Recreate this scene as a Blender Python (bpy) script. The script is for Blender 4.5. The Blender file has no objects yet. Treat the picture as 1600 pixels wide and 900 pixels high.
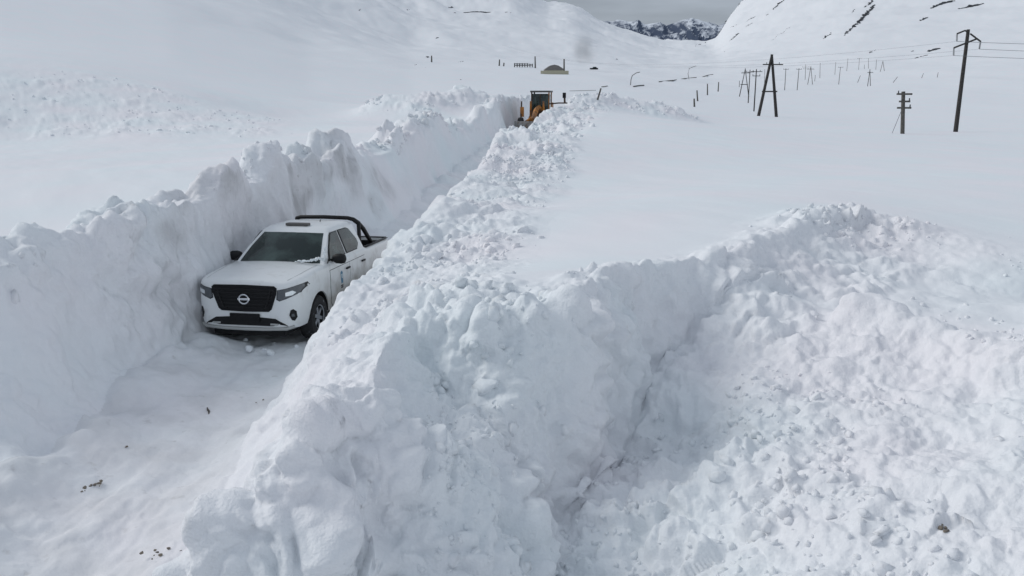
import bpy, bmesh, math, random
import numpy as np
from mathutils import Vector, Matrix

# ------------------------------------------------------------------ camera, light
scene = bpy.context.scene
COL = scene.collection
H = 4.1                                   # camera height above the road at the pickup
FPX = 1300.0                              # focal length in pixels of the 1600 px photo
PITCH = math.atan(300 / FPX)
cam = bpy.data.cameras.new('camera'); camo = bpy.data.objects.new('camera', cam); COL.objects.link(camo)
camo.location = (0, 0, H); camo.rotation_euler = (math.pi / 2 - PITCH, 0, 0)
cam.sensor_width = 36; cam.lens = 36 * FPX / 1600; cam.clip_start = .1; cam.clip_end = 30000
scene.camera = camo
scene.render.resolution_x = 1024; scene.render.resolution_y = 576

SUN_EL, SUN_AZ = math.radians(36), math.radians(-74)     # azimuth from +Y, negative = left
world = bpy.data.worlds.new('World'); scene.world = world; world.use_nodes = True
nt = world.node_tree; nt.nodes.clear(); N = nt.nodes.new; L = nt.links.new
out = N('ShaderNodeOutputWorld'); bg = N('ShaderNodeBackground'); L(bg.outputs[0], out.inputs[0])
sky = N('ShaderNodeTexSky'); sky.sky_type = 'NISHITA'; sky.sun_disc = False
sky.sun_elevation = SUN_EL; sky.sun_rotation = SUN_AZ
tc = N('ShaderNodeTexCoord'); sep = N('ShaderNodeSeparateXYZ'); L(tc.outputs['Generated'], sep.inputs[0])
mx = N('ShaderNodeMath'); mx.operation = 'MAXIMUM'; mx.inputs[1].default_value = 0; L(sep.outputs[2], mx.inputs[0])
ramp = N('ShaderNodeMath'); ramp.operation = 'MULTIPLY_ADD'; ramp.inputs[1].default_value = .75; ramp.inputs[2].default_value = 2.05
L(mx.outputs[0], ramp.inputs[0])
# cloud sheet: stretched noise over a flattened dome
zz = N('ShaderNodeMath'); zz.operation = 'ADD'; zz.inputs[1].default_value = .10; L(mx.outputs[0], zz.inputs[0])
dx = N('ShaderNodeMath'); dx.operation = 'DIVIDE'; L(sep.outputs[0], dx.inputs[0]); L(zz.outputs[0], dx.inputs[1])
dy = N('ShaderNodeMath'); dy.operation = 'DIVIDE'; L(sep.outputs[1], dy.inputs[0]); L(zz.outputs[0], dy.inputs[1])
cv = N('ShaderNodeCombineXYZ'); L(dx.outputs[0], cv.inputs[0]); L(dy.outputs[0], cv.inputs[1])
cn = N('ShaderNodeTexNoise'); cn.inputs['Scale'].default_value = .9; cn.inputs['Detail'].default_value = 6; L(cv.outputs[0], cn.inputs['Vector'])
cm = N('ShaderNodeMapRange'); cm.inputs[1].default_value = .3; cm.inputs[2].default_value = .7
cm.inputs[3].default_value = .74; cm.inputs[4].default_value = 1.2; L(cn.outputs[0], cm.inputs[0])
lum = N('ShaderNodeMath'); lum.operation = 'MULTIPLY'; L(ramp.outputs[0], lum.inputs[0]); L(cm.outputs[0], lum.inputs[1])
cloud = N('ShaderNodeVectorMath'); cloud.operation = 'SCALE'; cloud.inputs[0].default_value = (1.50, 1.68, 1.94)
L(lum.outputs[0], cloud.inputs['Scale'])
mix = N('ShaderNodeMix'); mix.data_type = 'RGBA'; mix.inputs[0].default_value = .93
L(sky.outputs[0], mix.inputs[6]); L(cloud.outputs[0], mix.inputs[7]); L(mix.outputs[2], bg.inputs[0])
bg.inputs[1].default_value = .10
sun = bpy.data.lights.new('sun', 'SUN'); suno = bpy.data.objects.new('sun', sun); COL.objects.link(suno)
sun.energy = 1.3; sun.angle = math.radians(30); sun.color = (1, .97, .93)
sd_ = Vector((math.sin(SUN_AZ) * math.cos(SUN_EL), math.cos(SUN_AZ) * math.cos(SUN_EL), math.sin(SUN_EL)))
suno.rotation_euler = sd_.to_track_quat('Z', 'Y').to_euler(); suno.location = sd_ * 50
vs = scene.view_settings; vs.view_transform = 'Standard'; vs.look = 'None'; vs.exposure = .15; vs.gamma = 1

rng = np.random.default_rng(7); random.seed(7)
# ------------------------------------------------------------------ photo geometry helpers
CP, SP = math.cos(PITCH), math.sin(PITCH)
def ray(px, py):
    a, b = (px - 800) / FPX, (450 - py) / FPX
    return np.array([a, CP + b * SP, -SP + b * CP])
def at_z(px, py, z):                       # point where the pixel's ray meets height z
    d = ray(px, py); t = (z - H) / d[2]
    return np.array([d[0] * t, d[1] * t, z])
def at_r(px, py, r):                       # point at ground distance r
    d = ray(px, py); t = r / math.hypot(d[0], d[1])
    return np.array([d[0] * t, d[1] * t, H + d[2] * t])

# ------------------------------------------------------------------ numpy noise
def hash3(ix, iy, iz, s=0):
    h = (ix.astype(np.int64) * 374761393 + iy.astype(np.int64) * 668265263 + iz.astype(np.int64) * 2147483647 + s * 974634777) & 0xffffffff
    h = ((h ^ (h >> 13)) * 1274126177) & 0xffffffff
    h = ((h ^ (h >> 16)) * 2246822519) & 0xffffffff
    return ((h ^ (h >> 15)) & 0xffffff) / float(0x1000000)
def vnoise(x, y, z=None, s=0):
    if z is None: z = np.zeros_like(x)
    ix, iy, iz = np.floor(x), np.floor(y), np.floor(z)
    fx, fy, fz = x - ix, y - iy, z - iz
    fx = fx * fx * fx * (fx * (fx * 6 - 15) + 10); fy = fy * fy * fy * (fy * (fy * 6 - 15) + 10); fz = fz * fz * fz * (fz * (fz * 6 - 15) + 10)
    r = 0
    for a in (0, 1):
        wx = fx if a else 1 - fx
        for b in (0, 1):
            wy = fy if b else 1 - fy
            for c in (0, 1):
                r = r + wx * wy * (fz if c else 1 - fz) * hash3(ix + a, iy + b, iz + c, s)
    return r * 2 - 1
def fbm(x, y, z=None, o=4, s=0, g=.5):
    r = 0; a = 1.; f = 1.
    for i in range(o):
        r = r + a * vnoise(x * f + i * 17.3, y * f + i * 9.1, None if z is None else z * f + i * 5.7, s + i)
        a *= g; f *= 2.03
    return r
def worley(x, y, z, s=0):                  # nearest feature distance and a random value per cell
    ix, iy, iz = np.floor(x), np.floor(y), np.floor(z)
    best = np.full(x.shape, 9.); val = np.zeros(x.shape)
    for a in (-1, 0, 1):
        for b in (-1, 0, 1):
            for c in (-1, 0, 1):
                jx, jy, jz = ix + a, iy + b, iz + c
                d = (jx + hash3(jx, jy, jz, s) - x) ** 2 + (jy + hash3(jx, jy, jz, s + 1) - y) ** 2 + (jz + hash3(jx, jy, jz, s + 2) - z) ** 2
                m = d < best
                best = np.where(m, d, best); val = np.where(m, hash3(jx, jy, jz, s + 3), val)
    return np.sqrt(best), val
def sstep(a, b, x):
    t = np.clip((x - a) / (b - a), 0, 1); return t * t * (3 - 2 * t)

# ------------------------------------------------------------------ terrain shape
# trench: y, centre x, floor height
TR = np.array([(-60, -8.4, -.3), (0, -5.1, -.1), (7, -4.62, 0), (13, -4.22, 0), (19, -3.62, -.19), (27, -3.28, .0), (50, -1.35, .75), (65, 1.0, 1.12), (72, 2.2, 1.2), (78, 3.2, 1.3), (84, 4.0, 1.5), (92, 5, 3.2), (300, 20, 8)])
def trench_c(y): return np.interp(y, TR[:, 0], TR[:, 1])
def trench_f(y): return np.interp(y, TR[:, 0], TR[:, 2])
# edge of the pit, seen from the camera: the wall that faces us
def P2(px, py, z): p = at_z(px, py, z); return (p[0], p[1])
WALL = [P2(282, 830, 1.0), P2(340, 775, 1.3), P2(480, 700, 1.6), P2(600, 640, 1.75), P2(628, 560, 1.8), P2(660, 505, 1.9), P2(760, 492, 1.95),
        P2(850, 480, 1.95), P2(945, 452, 1.92), P2(1030, 425, 1.9), P2(1150, 402, 1.9), P2(1240, 362, 2.0), P2(1290, 336, 2.02),
        P2(1400, 343, 2.02), P2(1500, 362, 1.85), P2(1600, 392, 1.75), (16, 12), (30, 11), (30, -14), (-4.6, -14), (-4.6, 6.2), (-3.0, 6.1)]
WALL = np.array(WALL)
def poly_sd(x, y, P):                       # signed distance, positive inside
    best = np.full(x.shape, 1e9); ins = np.zeros(x.shape, bool)
    for i in range(len(P)):
        ax, ay = P[i]; bx, by = P[(i + 1) % len(P)]
        ex, ey = bx - ax, by - ay
        t = np.clip(((x - ax) * ex + (y - ay) * ey) / (ex * ex + ey * ey), 0, 1)
        best = np.minimum(best, (x - ax - t * ex) ** 2 + (y - ay - t * ey) ** 2)
        if by != ay:
            ins ^= ((ay > y) != (by > y)) & (x < ex * (y - ay) / (by - ay) + ax)
    d = np.sqrt(best); return np.where(ins, d, -d)

def line_d(x, y, P):
    best = np.full(x.shape, 1e9)
    for (ax, ay), (bx, by) in zip(P[:-1], P[1:]):
        ex, ey = bx - ax, by - ay; t = np.clip(((x - ax) * ex + (y - ay) * ey) / (ex * ex + ey * ey), 0, 1)
        best = np.minimum(best, (x - ax - t * ex) ** 2 + (y - ay - t * ey) ** 2)
    return np.sqrt(best)
CREST = np.array([P2(1100, 485, 1.25), P2(1220, 498, 1.28), P2(1350, 508, 1.32), P2(1480, 530, 1.38), P2(1580, 562, 1.4), P2(1750, 640, 1.45)])
BEHIND = np.array(CREST.tolist() + [(16, 9), (16, 12)] + [P2(1600, 392, 1.75), P2(1500, 362, 1.85), P2(1400, 343, 2.02), P2(1290, 336, 2.02), P2(1240, 375, 1.8)])
class TPS:
    def __init__(s, pts, lam=1e-3):
        p = np.array(pts, float); s.c = p[:, :2]; n = len(p)
        K = s.k(((s.c[:, None] - s.c[None]) ** 2).sum(-1)); K += np.eye(n) * lam
        Q = np.c_[np.ones(n), s.c]; A = np.zeros((n + 3, n + 3)); A[:n, :n] = K; A[:n, n:] = Q; A[n:, :n] = Q.T
        s.w = np.linalg.solve(A, np.r_[p[:, 2], 0, 0, 0]); s.n = n
    def k(s, d2): return .5 * d2 * np.log(d2 + 1e-9)
    def __call__(s, x, y):
        r = s.w[s.n] + s.w[s.n + 1] * x + s.w[s.n + 2] * y
        for i in range(s.n):
            r = r + s.w[i] * s.k((x - s.c[i, 0]) ** 2 + (y - s.c[i, 1]) ** 2)
        return r

# far hills: image row at which the ground appears, per azimuth (photo column) and distance
RR = np.array([100, 150, 220, 320, 480, 700, 1000, 1500, 2200.])
FAR = {-600: (70, 20, -30, -80, -130, -180, -230, -260, -270), 0: (80, 40, 0, -40, -80, -120, -150, -180, -190),
       300: (112, 75, 42, 10, -20, -50, -80, -100, -100), 500: (150, 118, 90, 70, 45, 15, -20, -40, -40),
       650: (160, 138, 112, 97, 95, 65, 30, -10, -20), 800: (158, 140, 122, 106, 106, 80, 45, -14, -15),
       850: (162, 146, 126, 112, 111, 85, 52, 19, 19), 890: (165, 150, 128, 114, 112, 87, 54, 18, 19),
       940: (168, 154, 132, 118, 112, 92, 70, 49, 50), 1020: (172, 160, 140, 125, 116, 104, 87, 73, 74),
       1100: (178, 165, 148, 132, 120, 107, 91, 77, 78), 1113: (179, 166, 148, 132, 119, 105, 84, 50, 42), 1135: (181, 167, 149, 133, 118, 103, 77, 34, 18), 1165: (183, 169, 150, 134, 117, 101, 66, 18, -6),
       1190: (184, 170, 150, 134, 116, 98, 58, 4, -36), 1300: (188, 173, 150, 130, 108, 76, 26, -40, -120),
       1600: (192, 172, 148, 122, 92, 52, 0, -70, -150), 2200: (180, 150, 120, 90, 50, 0, -60, -120, -200)}
_px = np.array(sorted(FAR)); _az = np.array([math.atan2((p - 800) / FPX, CP) for p in _px])
_tab = np.array([[-( (p_ - 150) / FPX) for p_ in FAR[k]] for k in _px])          # ~ tangent of the elevation
NA, NR = 2800, 240
_ga = np.linspace(-math.pi, math.pi, NA); _gr = np.linspace(math.log(80), math.log(2600), NR)
_t1 = np.stack([np.interp(_gr, np.log(RR), row) for row in _tab])
_t2 = np.stack([np.interp(_ga, _az, _t1[:, j]) for j in range(NR)], 1)
def blur1(a, s, ax):
    n = int(3 * s) + 1; k = np.exp(-.5 * (np.arange(-n, n + 1) / s) ** 2); k /= k.sum()
    pad = [(0, 0)] * a.ndim; pad[ax] = (n, n); b = np.pad(a, pad, mode='edge'); r = 0
    for i, w in enumerate(k):
        sl = [slice(None)] * a.ndim; sl[ax] = slice(i, i + a.shape[ax]); r = r + w * b[tuple(sl)]
    return r
_t2 = blur1(blur1(_t2, 3.0, 0), 7, 1)
def far_z(x, y):
    r = np.hypot(x, y); a = np.arctan2(x, y)
    fa = np.clip((a + math.pi) / (2 * math.pi) * (NA - 1), 0, NA - 1.001)
    fr = np.clip((np.log(r + 1e-6) - _gr[0]) / (_gr[-1] - _gr[0]) * (NR - 1), 0, NR - 1.001)
    ia, ir = fa.astype(int), fr.astype(int); ta, tr = fa - ia, fr - ir
    t = (_t2[ia, ir] * (1 - ta) + _t2[ia + 1, ir] * ta) * (1 - tr) + (_t2[ia, ir + 1] * (1 - ta) + _t2[ia + 1, ir + 1] * ta) * tr
    return H + r * t
_cp = []
for (px, py, z) in [(0, 400, 2.05), (180, 352, 2.15), (300, 320, 2.2), (420, 285, 2.25), (540, 245, 2.3), (640, 213, 2.4), (-300, 420, 2.0),
                    (0, 215, 2.15), (200, 216, 2.15), (430, 214, 2.2), (100, 300, 2.1), (300, 250, 2.15), (-400, 250, 2.3),
                    (430, 650, 1.15), (390, 720, 1.15), (300, 800, 1.0), (480, 545, 1.02), (506, 480, 1.25), (518, 460, 1.34), (572, 440, 1.35), (594, 397, 1.45), (690, 316, 1.5), (740, 270, 1.6), (800, 216, 1.75),
                    (600, 640, 1.75), (480, 700, 1.55), (640, 520, 1.9), (760, 440, 1.95), (850, 480, 1.95), (1030, 425, 1.9), (1150, 402, 1.9), (1290, 336, 2.02), (1500, 362, 1.85), (1600, 392, 1.75),
                    (900, 330, 1.85), (1100, 300, 1.85), (1400, 280, 1.75), (1000, 240, 1.75), (1300, 230, 1.5), (900, 205, 2.1), (1600, 260, 1.4), (1490, 205, 1.0), (1200, 195, 1.3), (1050, 190, 1.6), (1700, 235, 1.0)]:
    _cp.append(at_z(px, py, z))
for (px, py, r) in [(0, 105, 61), (150, 118, 61), (300, 150, 58), (-300, 100, 60), (-600, 110, 60), (430, 182, 60), (735, 178, 60), (775, 157, 76), (690, 195, 45), (600, 180, 62),
                    (876, 164, 78), (940, 172, 86), (1040, 178, 90), (650, 170, 85)]:
    _cp.append(at_r(px, py, r))
for px, rs in [(-600, (100, 130)), (0, (85, 100, 130)), (300, (100, 130)), (500, (100, 130)), (650, (105, 130)), (800, (105, 130)), (890, (110, 130)), (1020, (115, 130)), (1150, (120, 135)), (1300, (105, 130)), (1600, (100, 130)), (2200, (100, 130))]:
    for r in rs:
        a = math.atan2((px - 800) / FPX, CP); x, y = r * math.sin(a), r * math.cos(a)
        _cp.append((x, y, float(far_z(np.array([x]), np.array([y]))[0])))
_cp += [(-25, 0, 2.2), (25, 0, 2), (-25, -40, 2.5), (25, -40, 2), (0, -40, 2), (50, -10, 2.2), (-60, 0, 6), (-60, -60, 7), (60, -60, 2), (-9, 0, 1.6), (0, -12, 2.0), (-7.2, 12.5, 1.78), (-7.3, 10, 1.6), (-9.5, 8, 1.55), (-11, 12, 1.8), (-7.2, 15, 2.0)]
near_z = TPS(_cp)
# rubble bed of the pit
_pf = [at_z(*q) for q in [(300, 1000, -.1), (740, 890, .05), (900, 760, .22), (1020, 600, .68), (1000, 900, .15), (1300, 900, .7), (1600, 900, 1.05), (1200, 700, .75), (1600, 700, 1.25), (1350, 600, 1.12),
                          (1060, 520, .95), (1100, 485, 1.25), (1220, 498, 1.28), (1350, 508, 1.32), (1480, 530, 1.38), (1580, 562, 1.4), (1150, 570, .95), (1000, 700, .25)]]
_pf += [(9, 9.2, 1.4), (8, 11, 1.42), (6.3, 12.3, 1.45), (4.6, 12.2, 1.45), (5.2, 11.2, 1.36), (12, 7, 1.5), (14, 10, 1.5), (0, 2, .0), (-3, 2, -.1), (4, 2, .7), (8, 2, 1.2), (0, -10, .2), (10, -10, 1), (-4, -8, -.1), (25, 5, 1.6), (3.3, 10.9, 1.35)]
pit_z = TPS(_pf, .05)

def in_img_poly(px_pts, z): return np.array([P2(a, b, z) for a, b in px_pts])
DEBRIS = np.array([P2(-300, 216, 2.15), P2(0, 217, 2.15), P2(250, 217, 2.15), P2(430, 212, 2.2), tuple(at_r(440, 196, 52)[:2]), tuple(at_r(300, 155, 58)[:2]), tuple(at_r(150, 122, 61)[:2]), tuple(at_r(0, 110, 61)[:2]), tuple(at_r(-300, 100, 60)[:2])])
def gauss(x, y, cx, cy, sx, sy): return np.exp(-.5 * (((x - cx) / sx) ** 2 + ((y - cy) / sy) ** 2))

def terrain(x, y, full=True):
    """height and masks of the snow surface (before lumps)"""
    r = np.hypot(x, y)
    zf = far_z(x, y)
    zn = near_z(x, y)
    w = sstep(90, 128, r)
    z = zn * (1 - w) + zf * w
    # soft drifts and, far away, gullies
    z = z + .05 * fbm(x * .12, y * .05, o=3, s=11) * sstep(6, 20, r) * (1 - sstep(100, 200, r))
    z = z + .018 * fbm(x * .9 + y * .5, y * .35 - x * .1, o=3, s=15) * sstep(8, 16, r) * (1 - sstep(50, 90, r))
    z = z + r * (.003 + .0035 * sstep(0, 1, -x / (r * .12 + 1e-6))) * fbm(x * .012 + y * .004, y * .006, o=4, s=21) * sstep(120, 300, r)
    z = z + r * .0012 * fbm(x * .05, y * .03, o=3, s=25) * sstep(90, 200, r)
    near = r < 130
    c = trench_c(y); fl = trench_f(y)
    wob = .22 * fbm(x * .35, y * .35, o=3, s=31)
    wob2 = .14 * fbm(x * .8, y * .8, o=3, s=32)
    xl = x - c
    yn = 1 - sstep(9, 17, y)
    hwl = 1.03 - .32 * sstep(20, 27, y) * (1 - sstep(50, 58, y)) - .25 * (1 - sstep(8.5, 11.5, y)) + .3 * sstep(58, 66, y); hwr = 1.3 + .38 * (1 - sstep(7.5, 10.5, y)) + .3 * sstep(58, 66, y)
    run_l = .42 + 1.08 * (1 - sstep(9, 14, y)) + .33 * sstep(22, 32, y) + .4 * sstep(20, 27, y) * (1 - sstep(50, 58, y))                             # horizontal run of the walls
    run_r = .65 + .45 * (1 - sstep(8, 11, y))
    # heaps thrown up along the cut
    edge_r = xl - hwr - run_r + wob
    bermw = np.interp(y, [4, 12, 20, 34, 74, 90], [1.6, 2.6, 3.0, 3.9, 4.2, 4.5])
    berm = sstep(-.3, .5, edge_r) * (1 - sstep(bermw * .55, bermw, edge_r + wob2)) * sstep(4, 8, y) * (1 - sstep(85, 105, y))
    z = z + berm * (.12 + .25 * fbm(x * .5, y * .4, o=3, s=41)) * sstep(12, 18, y) * (1 - 1.0 * sstep(34, 46, y)) - .22 * berm * sstep(40, 50, y) * (1 - sstep(66, 72, y))
    edge_l = -(xl + hwl + run_l) + wob
    crest = sstep(-.35, .15, edge_l) * (1 - sstep(.5, 1.3, edge_l + wob2)) * sstep(2, 7, y) * (1 - sstep(95, 110, y))
    peak = np.clip(fbm(x * .9, y * .75, o=3, s=51) + .1, 0, 1) + .35 * np.clip(fbm(x * 2.4, y * 2.0, o=2, s=55), 0, 1)
    z = z + crest * sstep(9, 15, y) * (.06 + .58 * peak * sstep(10, 14, y) * (1 - .4 * sstep(30, 60, y)))
    heaps = np.zeros_like(x)
    for (px, py, rr, sx, sy, hh) in [(608, 176, 64, 1.4, 2.5, 1.1), (660, 172, 62, 1.3, 2.5, .7), (735, 165, 68, 1.6, 3, .9), (700, 168, 66, 1.2, 3, .6), (930, 178, 82, 2.0, 3, .9), (985, 180, 84, 2.4, 3, 1.2), (1045, 182, 86, 2.0, 3, 1.1), (900, 180, 80, 1.6, 3, .5), (790, 160, 84, 2, 4, .4)]:
        p = at_r(px, py, rr); g = gauss(x, y, p[0], p[1], sx, sy); z = z + g * hh; heaps = np.maximum(heaps, g)
    # pit
    sdp = poly_sd(x, y, WALL)
    sdw = sdp + wob * .9 + wob2 * .8
    far_side = sstep(3.0, 5.2, x) * sstep(8, 11, y)      # the rear bank is a slope, not a wall
    prun = .40 + .95 * np.exp(-((x + .1) / .95) ** 2) * (1 - far_side) + 1.5 * far_side + .12 * fbm(x * .6, y * .6, o=2, s=61)
    pm = np.clip((sdw + .1) / prun, 0, 1)
    pm = pm ** (1.1) * (1 - far_side) + sstep(0, 1, pm) * far_side
    pz = pit_z(x, y) + .12 * fbm(x * .7, y * .7, o=3, s=62)
    dl = line_d(x, y, CREST); pz = pz + (.10 + .16 * fbm(x * 1.1, y * 1.1, o=2, s=64)) * np.exp(-(dl / .40) ** 2)
    rim = np.exp(-(sdw / .55) ** 2) * (1 - sstep(25, 30, r)) * sstep(-2.7, -1.5, x) * (1 - .9 * sstep(6.2, 7.8, x))
    z = z + rim * (.06 + .10 * fbm(x * 1.3, y * 1.3, o=3, s=63)) * (1 - sstep(-.05, .3, sdw))
    z = z * (1 - pm) + pz * pm
    # foot of the pit wall: slumped snow
    # trench
    tl = np.clip((xl + hwl + run_l + wob * .8 + wob2 * .5) / run_l, 0, 1)
    tr = np.clip((-xl + hwr + run_r - wob * .5) / run_r, 0, 1)
    tls = tl + (sstep(0, 1, tl) - tl) * (.35 + .5 * (1 - sstep(9, 14, y)))
    tm = (tls ** 1.1) * (tr ** 1.1) * (1 - sstep(84, 92, y))
    toe = np.exp(-((xl + hwl - .1) / .5) ** 2) * (.22 + .12 * (1 - sstep(9, 12, y))) + np.exp(-((xl - hwr + .05) / .3) ** 2) * .1
    ruts = -.045 * (np.exp(-((xl + .78) / .2) ** 2) + np.exp(-((xl - .78) / .2) ** 2)) * (1 - sstep(60, 70, y))
    streak = .009 * fbm(xl * 7, y * .5, o=3, s=75) * (abs(xl) < 1.5)
    tz = fl + streak + toe * (1 + .6 * fbm(x, y, o=3, s=71)) + ruts + .03 * fbm(x * 2, y * 2, o=3, s=72)
    tz = np.minimum(tz, np.maximum(z, fl))
    z = z * (1 - tm) + tz * tm
    if not full: return z
    deb = sstep(-1.0, 1.5, poly_sd(x, y, DEBRIS) + 1.2 * fbm(x * .2, y * .2, o=3, s=81)) * (r < 75)
    behind = sstep(-.1, .5, poly_sd(x, y, BEHIND))
    inpit = sstep(.0, .5, sdw) * (r < 30)
    road = tm * (tl >= 1) * (tr >= 1)
    wall_r = (tr > 0) * (tr < 1) * (xl > 0) * (y > 3) * (r < 90)
    wall_l = (tl > 0) * (tl < 1) * (xl < 0)
    wallp = (pm > 0) * (pm < 1) * (r < 40)
    return z, dict(behind=behind, berm=berm, crest=crest, deb=deb, pit=inpit, road=road, rim=rim, heap=sstep(.15, .6, heaps), walll=wall_l * 1., wallr=wall_r * 1., wallp=wallp * 1.)

def gz(x, y): return float(terrain(np.array([float(x)]), np.array([float(y)]), False)[0])

# ------------------------------------------------------------------ materials
def mat(name, color, rough=.6, metal=0, spec=.5, coat=0, noise=None, bump=None, emis=None):
    m = bpy.data.materials.new(name); m.use_nodes = True; n = m.node_tree; b = n.nodes['Principled BSDF']
    b.inputs['Base Color'].default_value = (*color, 1); b.inputs['Roughness'].default_value = rough; b.inputs['Metallic'].default_value = metal
    b.inputs['Specular IOR Level'].default_value = spec; b.inputs['Coat Weight'].default_value = coat; b.inputs['Coat Roughness'].default_value = .08
    t = n.nodes.new('ShaderNodeTexCoord')
    if noise:
        sc, c2, lo, hi = noise
        tn = n.nodes.new('ShaderNodeTexNoise'); tn.inputs['Scale'].default_value = sc; tn.inputs['Detail'].default_value = 5
        n.links.new(t.outputs['Object'], tn.inputs['Vector'])
        mr = n.nodes.new('ShaderNodeMapRange'); mr.inputs[1].default_value = lo; mr.inputs[2].default_value = hi; n.links.new(tn.outputs[0], mr.inputs[0])
        mi = n.nodes.new('ShaderNodeMix'); mi.data_type = 'RGBA'; mi.inputs[6].default_value = (*color, 1); mi.inputs[7].default_value = (*c2, 1)
        n.links.new(mr.outputs[0], mi.inputs[0]); n.links.new(mi.outputs[2], b.inputs['Base Color'])
    if bump:
        sc, st, dist = bump
        tn = n.nodes.new('ShaderNodeTexNoise'); tn.inputs['Scale'].default_value = sc; tn.inputs['Detail'].default_value = 4
        n.links.new(t.outputs['Object'], tn.inputs['Vector'])
        bu = n.nodes.new('ShaderNodeBump'); bu.inputs['Strength'].default_value = st; bu.inputs['Distance'].default_value = dist
        n.links.new(tn.outputs[0], bu.inputs['Height']); n.links.new(bu.outputs[0], b.inputs['Normal'])
    return m

def snow_material():
    m = bpy.data.materials.new('snow'); m.use_nodes = True; n = m.node_tree; b = n.nodes['Principled BSDF']; K = n.links.new
    b.inputs['Roughness'].default_value = .75; b.inputs['Specular IOR Level'].default_value = .25
    t = n.nodes.new('ShaderNodeTexCoord')
    def tex(sc, det=5):
        a = n.nodes.new('ShaderNodeTexNoise'); a.inputs['Scale'].default_value = sc; a.inputs['Detail'].default_value = det; K(t.outputs['Object'], a.inputs['Vector']); return a
    def mrange(src, lo, hi, o0=0, o1=1):
        a = n.nodes.new('ShaderNodeMapRange'); a.inputs[1].default_value = lo; a.inputs[2].default_value = hi; a.inputs[3].default_value = o0; a.inputs[4].default_value = o1; K(src, a.inputs[0]); return a.outputs[0]
    def mixc(f, a, bcol):
        q = n.nodes.new('ShaderNodeMix'); q.data_type = 'RGBA'; K(f, q.inputs[0])
        if isinstance(a, tuple): q.inputs[6].default_value = (*a, 1)
        else: K(a, q.inputs[6])
        if isinstance(bcol, tuple): q.inputs[7].default_value = (*bcol, 1)
        else: K(bcol, q.inputs[7])
        return q.outputs[2]
    def mul(a, c):
        q = n.nodes.new('ShaderNodeMath'); q.operation = 'MULTIPLY'; K(a, q.inputs[0])
        if isinstance(c, float): q.inputs[1].default_value = c
        else: K(c, q.inputs[1])
        return q.outputs[0]
    c = mixc(mrange(tex(.35).outputs[0], .35, .65), (.795, .842, .865), (.838, .829, .856))
    at = n.nodes.new('ShaderNodeAttribute'); at.attribute_name = 'dirt_shade'
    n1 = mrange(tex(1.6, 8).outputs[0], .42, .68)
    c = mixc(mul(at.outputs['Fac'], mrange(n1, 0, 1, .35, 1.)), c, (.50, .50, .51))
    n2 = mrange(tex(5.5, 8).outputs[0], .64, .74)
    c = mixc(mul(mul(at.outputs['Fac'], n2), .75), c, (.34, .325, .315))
    K(c, b.inputs['Base Color'])
    ar = n.nodes.new('ShaderNodeAttribute'); ar.attribute_name = 'rough'
    h1 = tex(9, 6).outputs[0]; h2 = tex(42, 4).outputs[0]
    ad = n.nodes.new('ShaderNodeMath'); ad.operation = 'MULTIPLY_ADD'; K(h2, ad.inputs[0]); ad.inputs[1].default_value = .35; K(h1, ad.inputs[2])
    bu = n.nodes.new('ShaderNodeBump'); bu.inputs['Distance'].default_value = .05
    K(mrange(ar.outputs['Fac'], 0, 1, .10, .55), bu.inputs['Strength']); K(ad.outputs[0], bu.inputs['Height']); K(bu.outputs[0], b.inputs['Normal'])
    return m
M_SNOW = snow_material()

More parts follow.
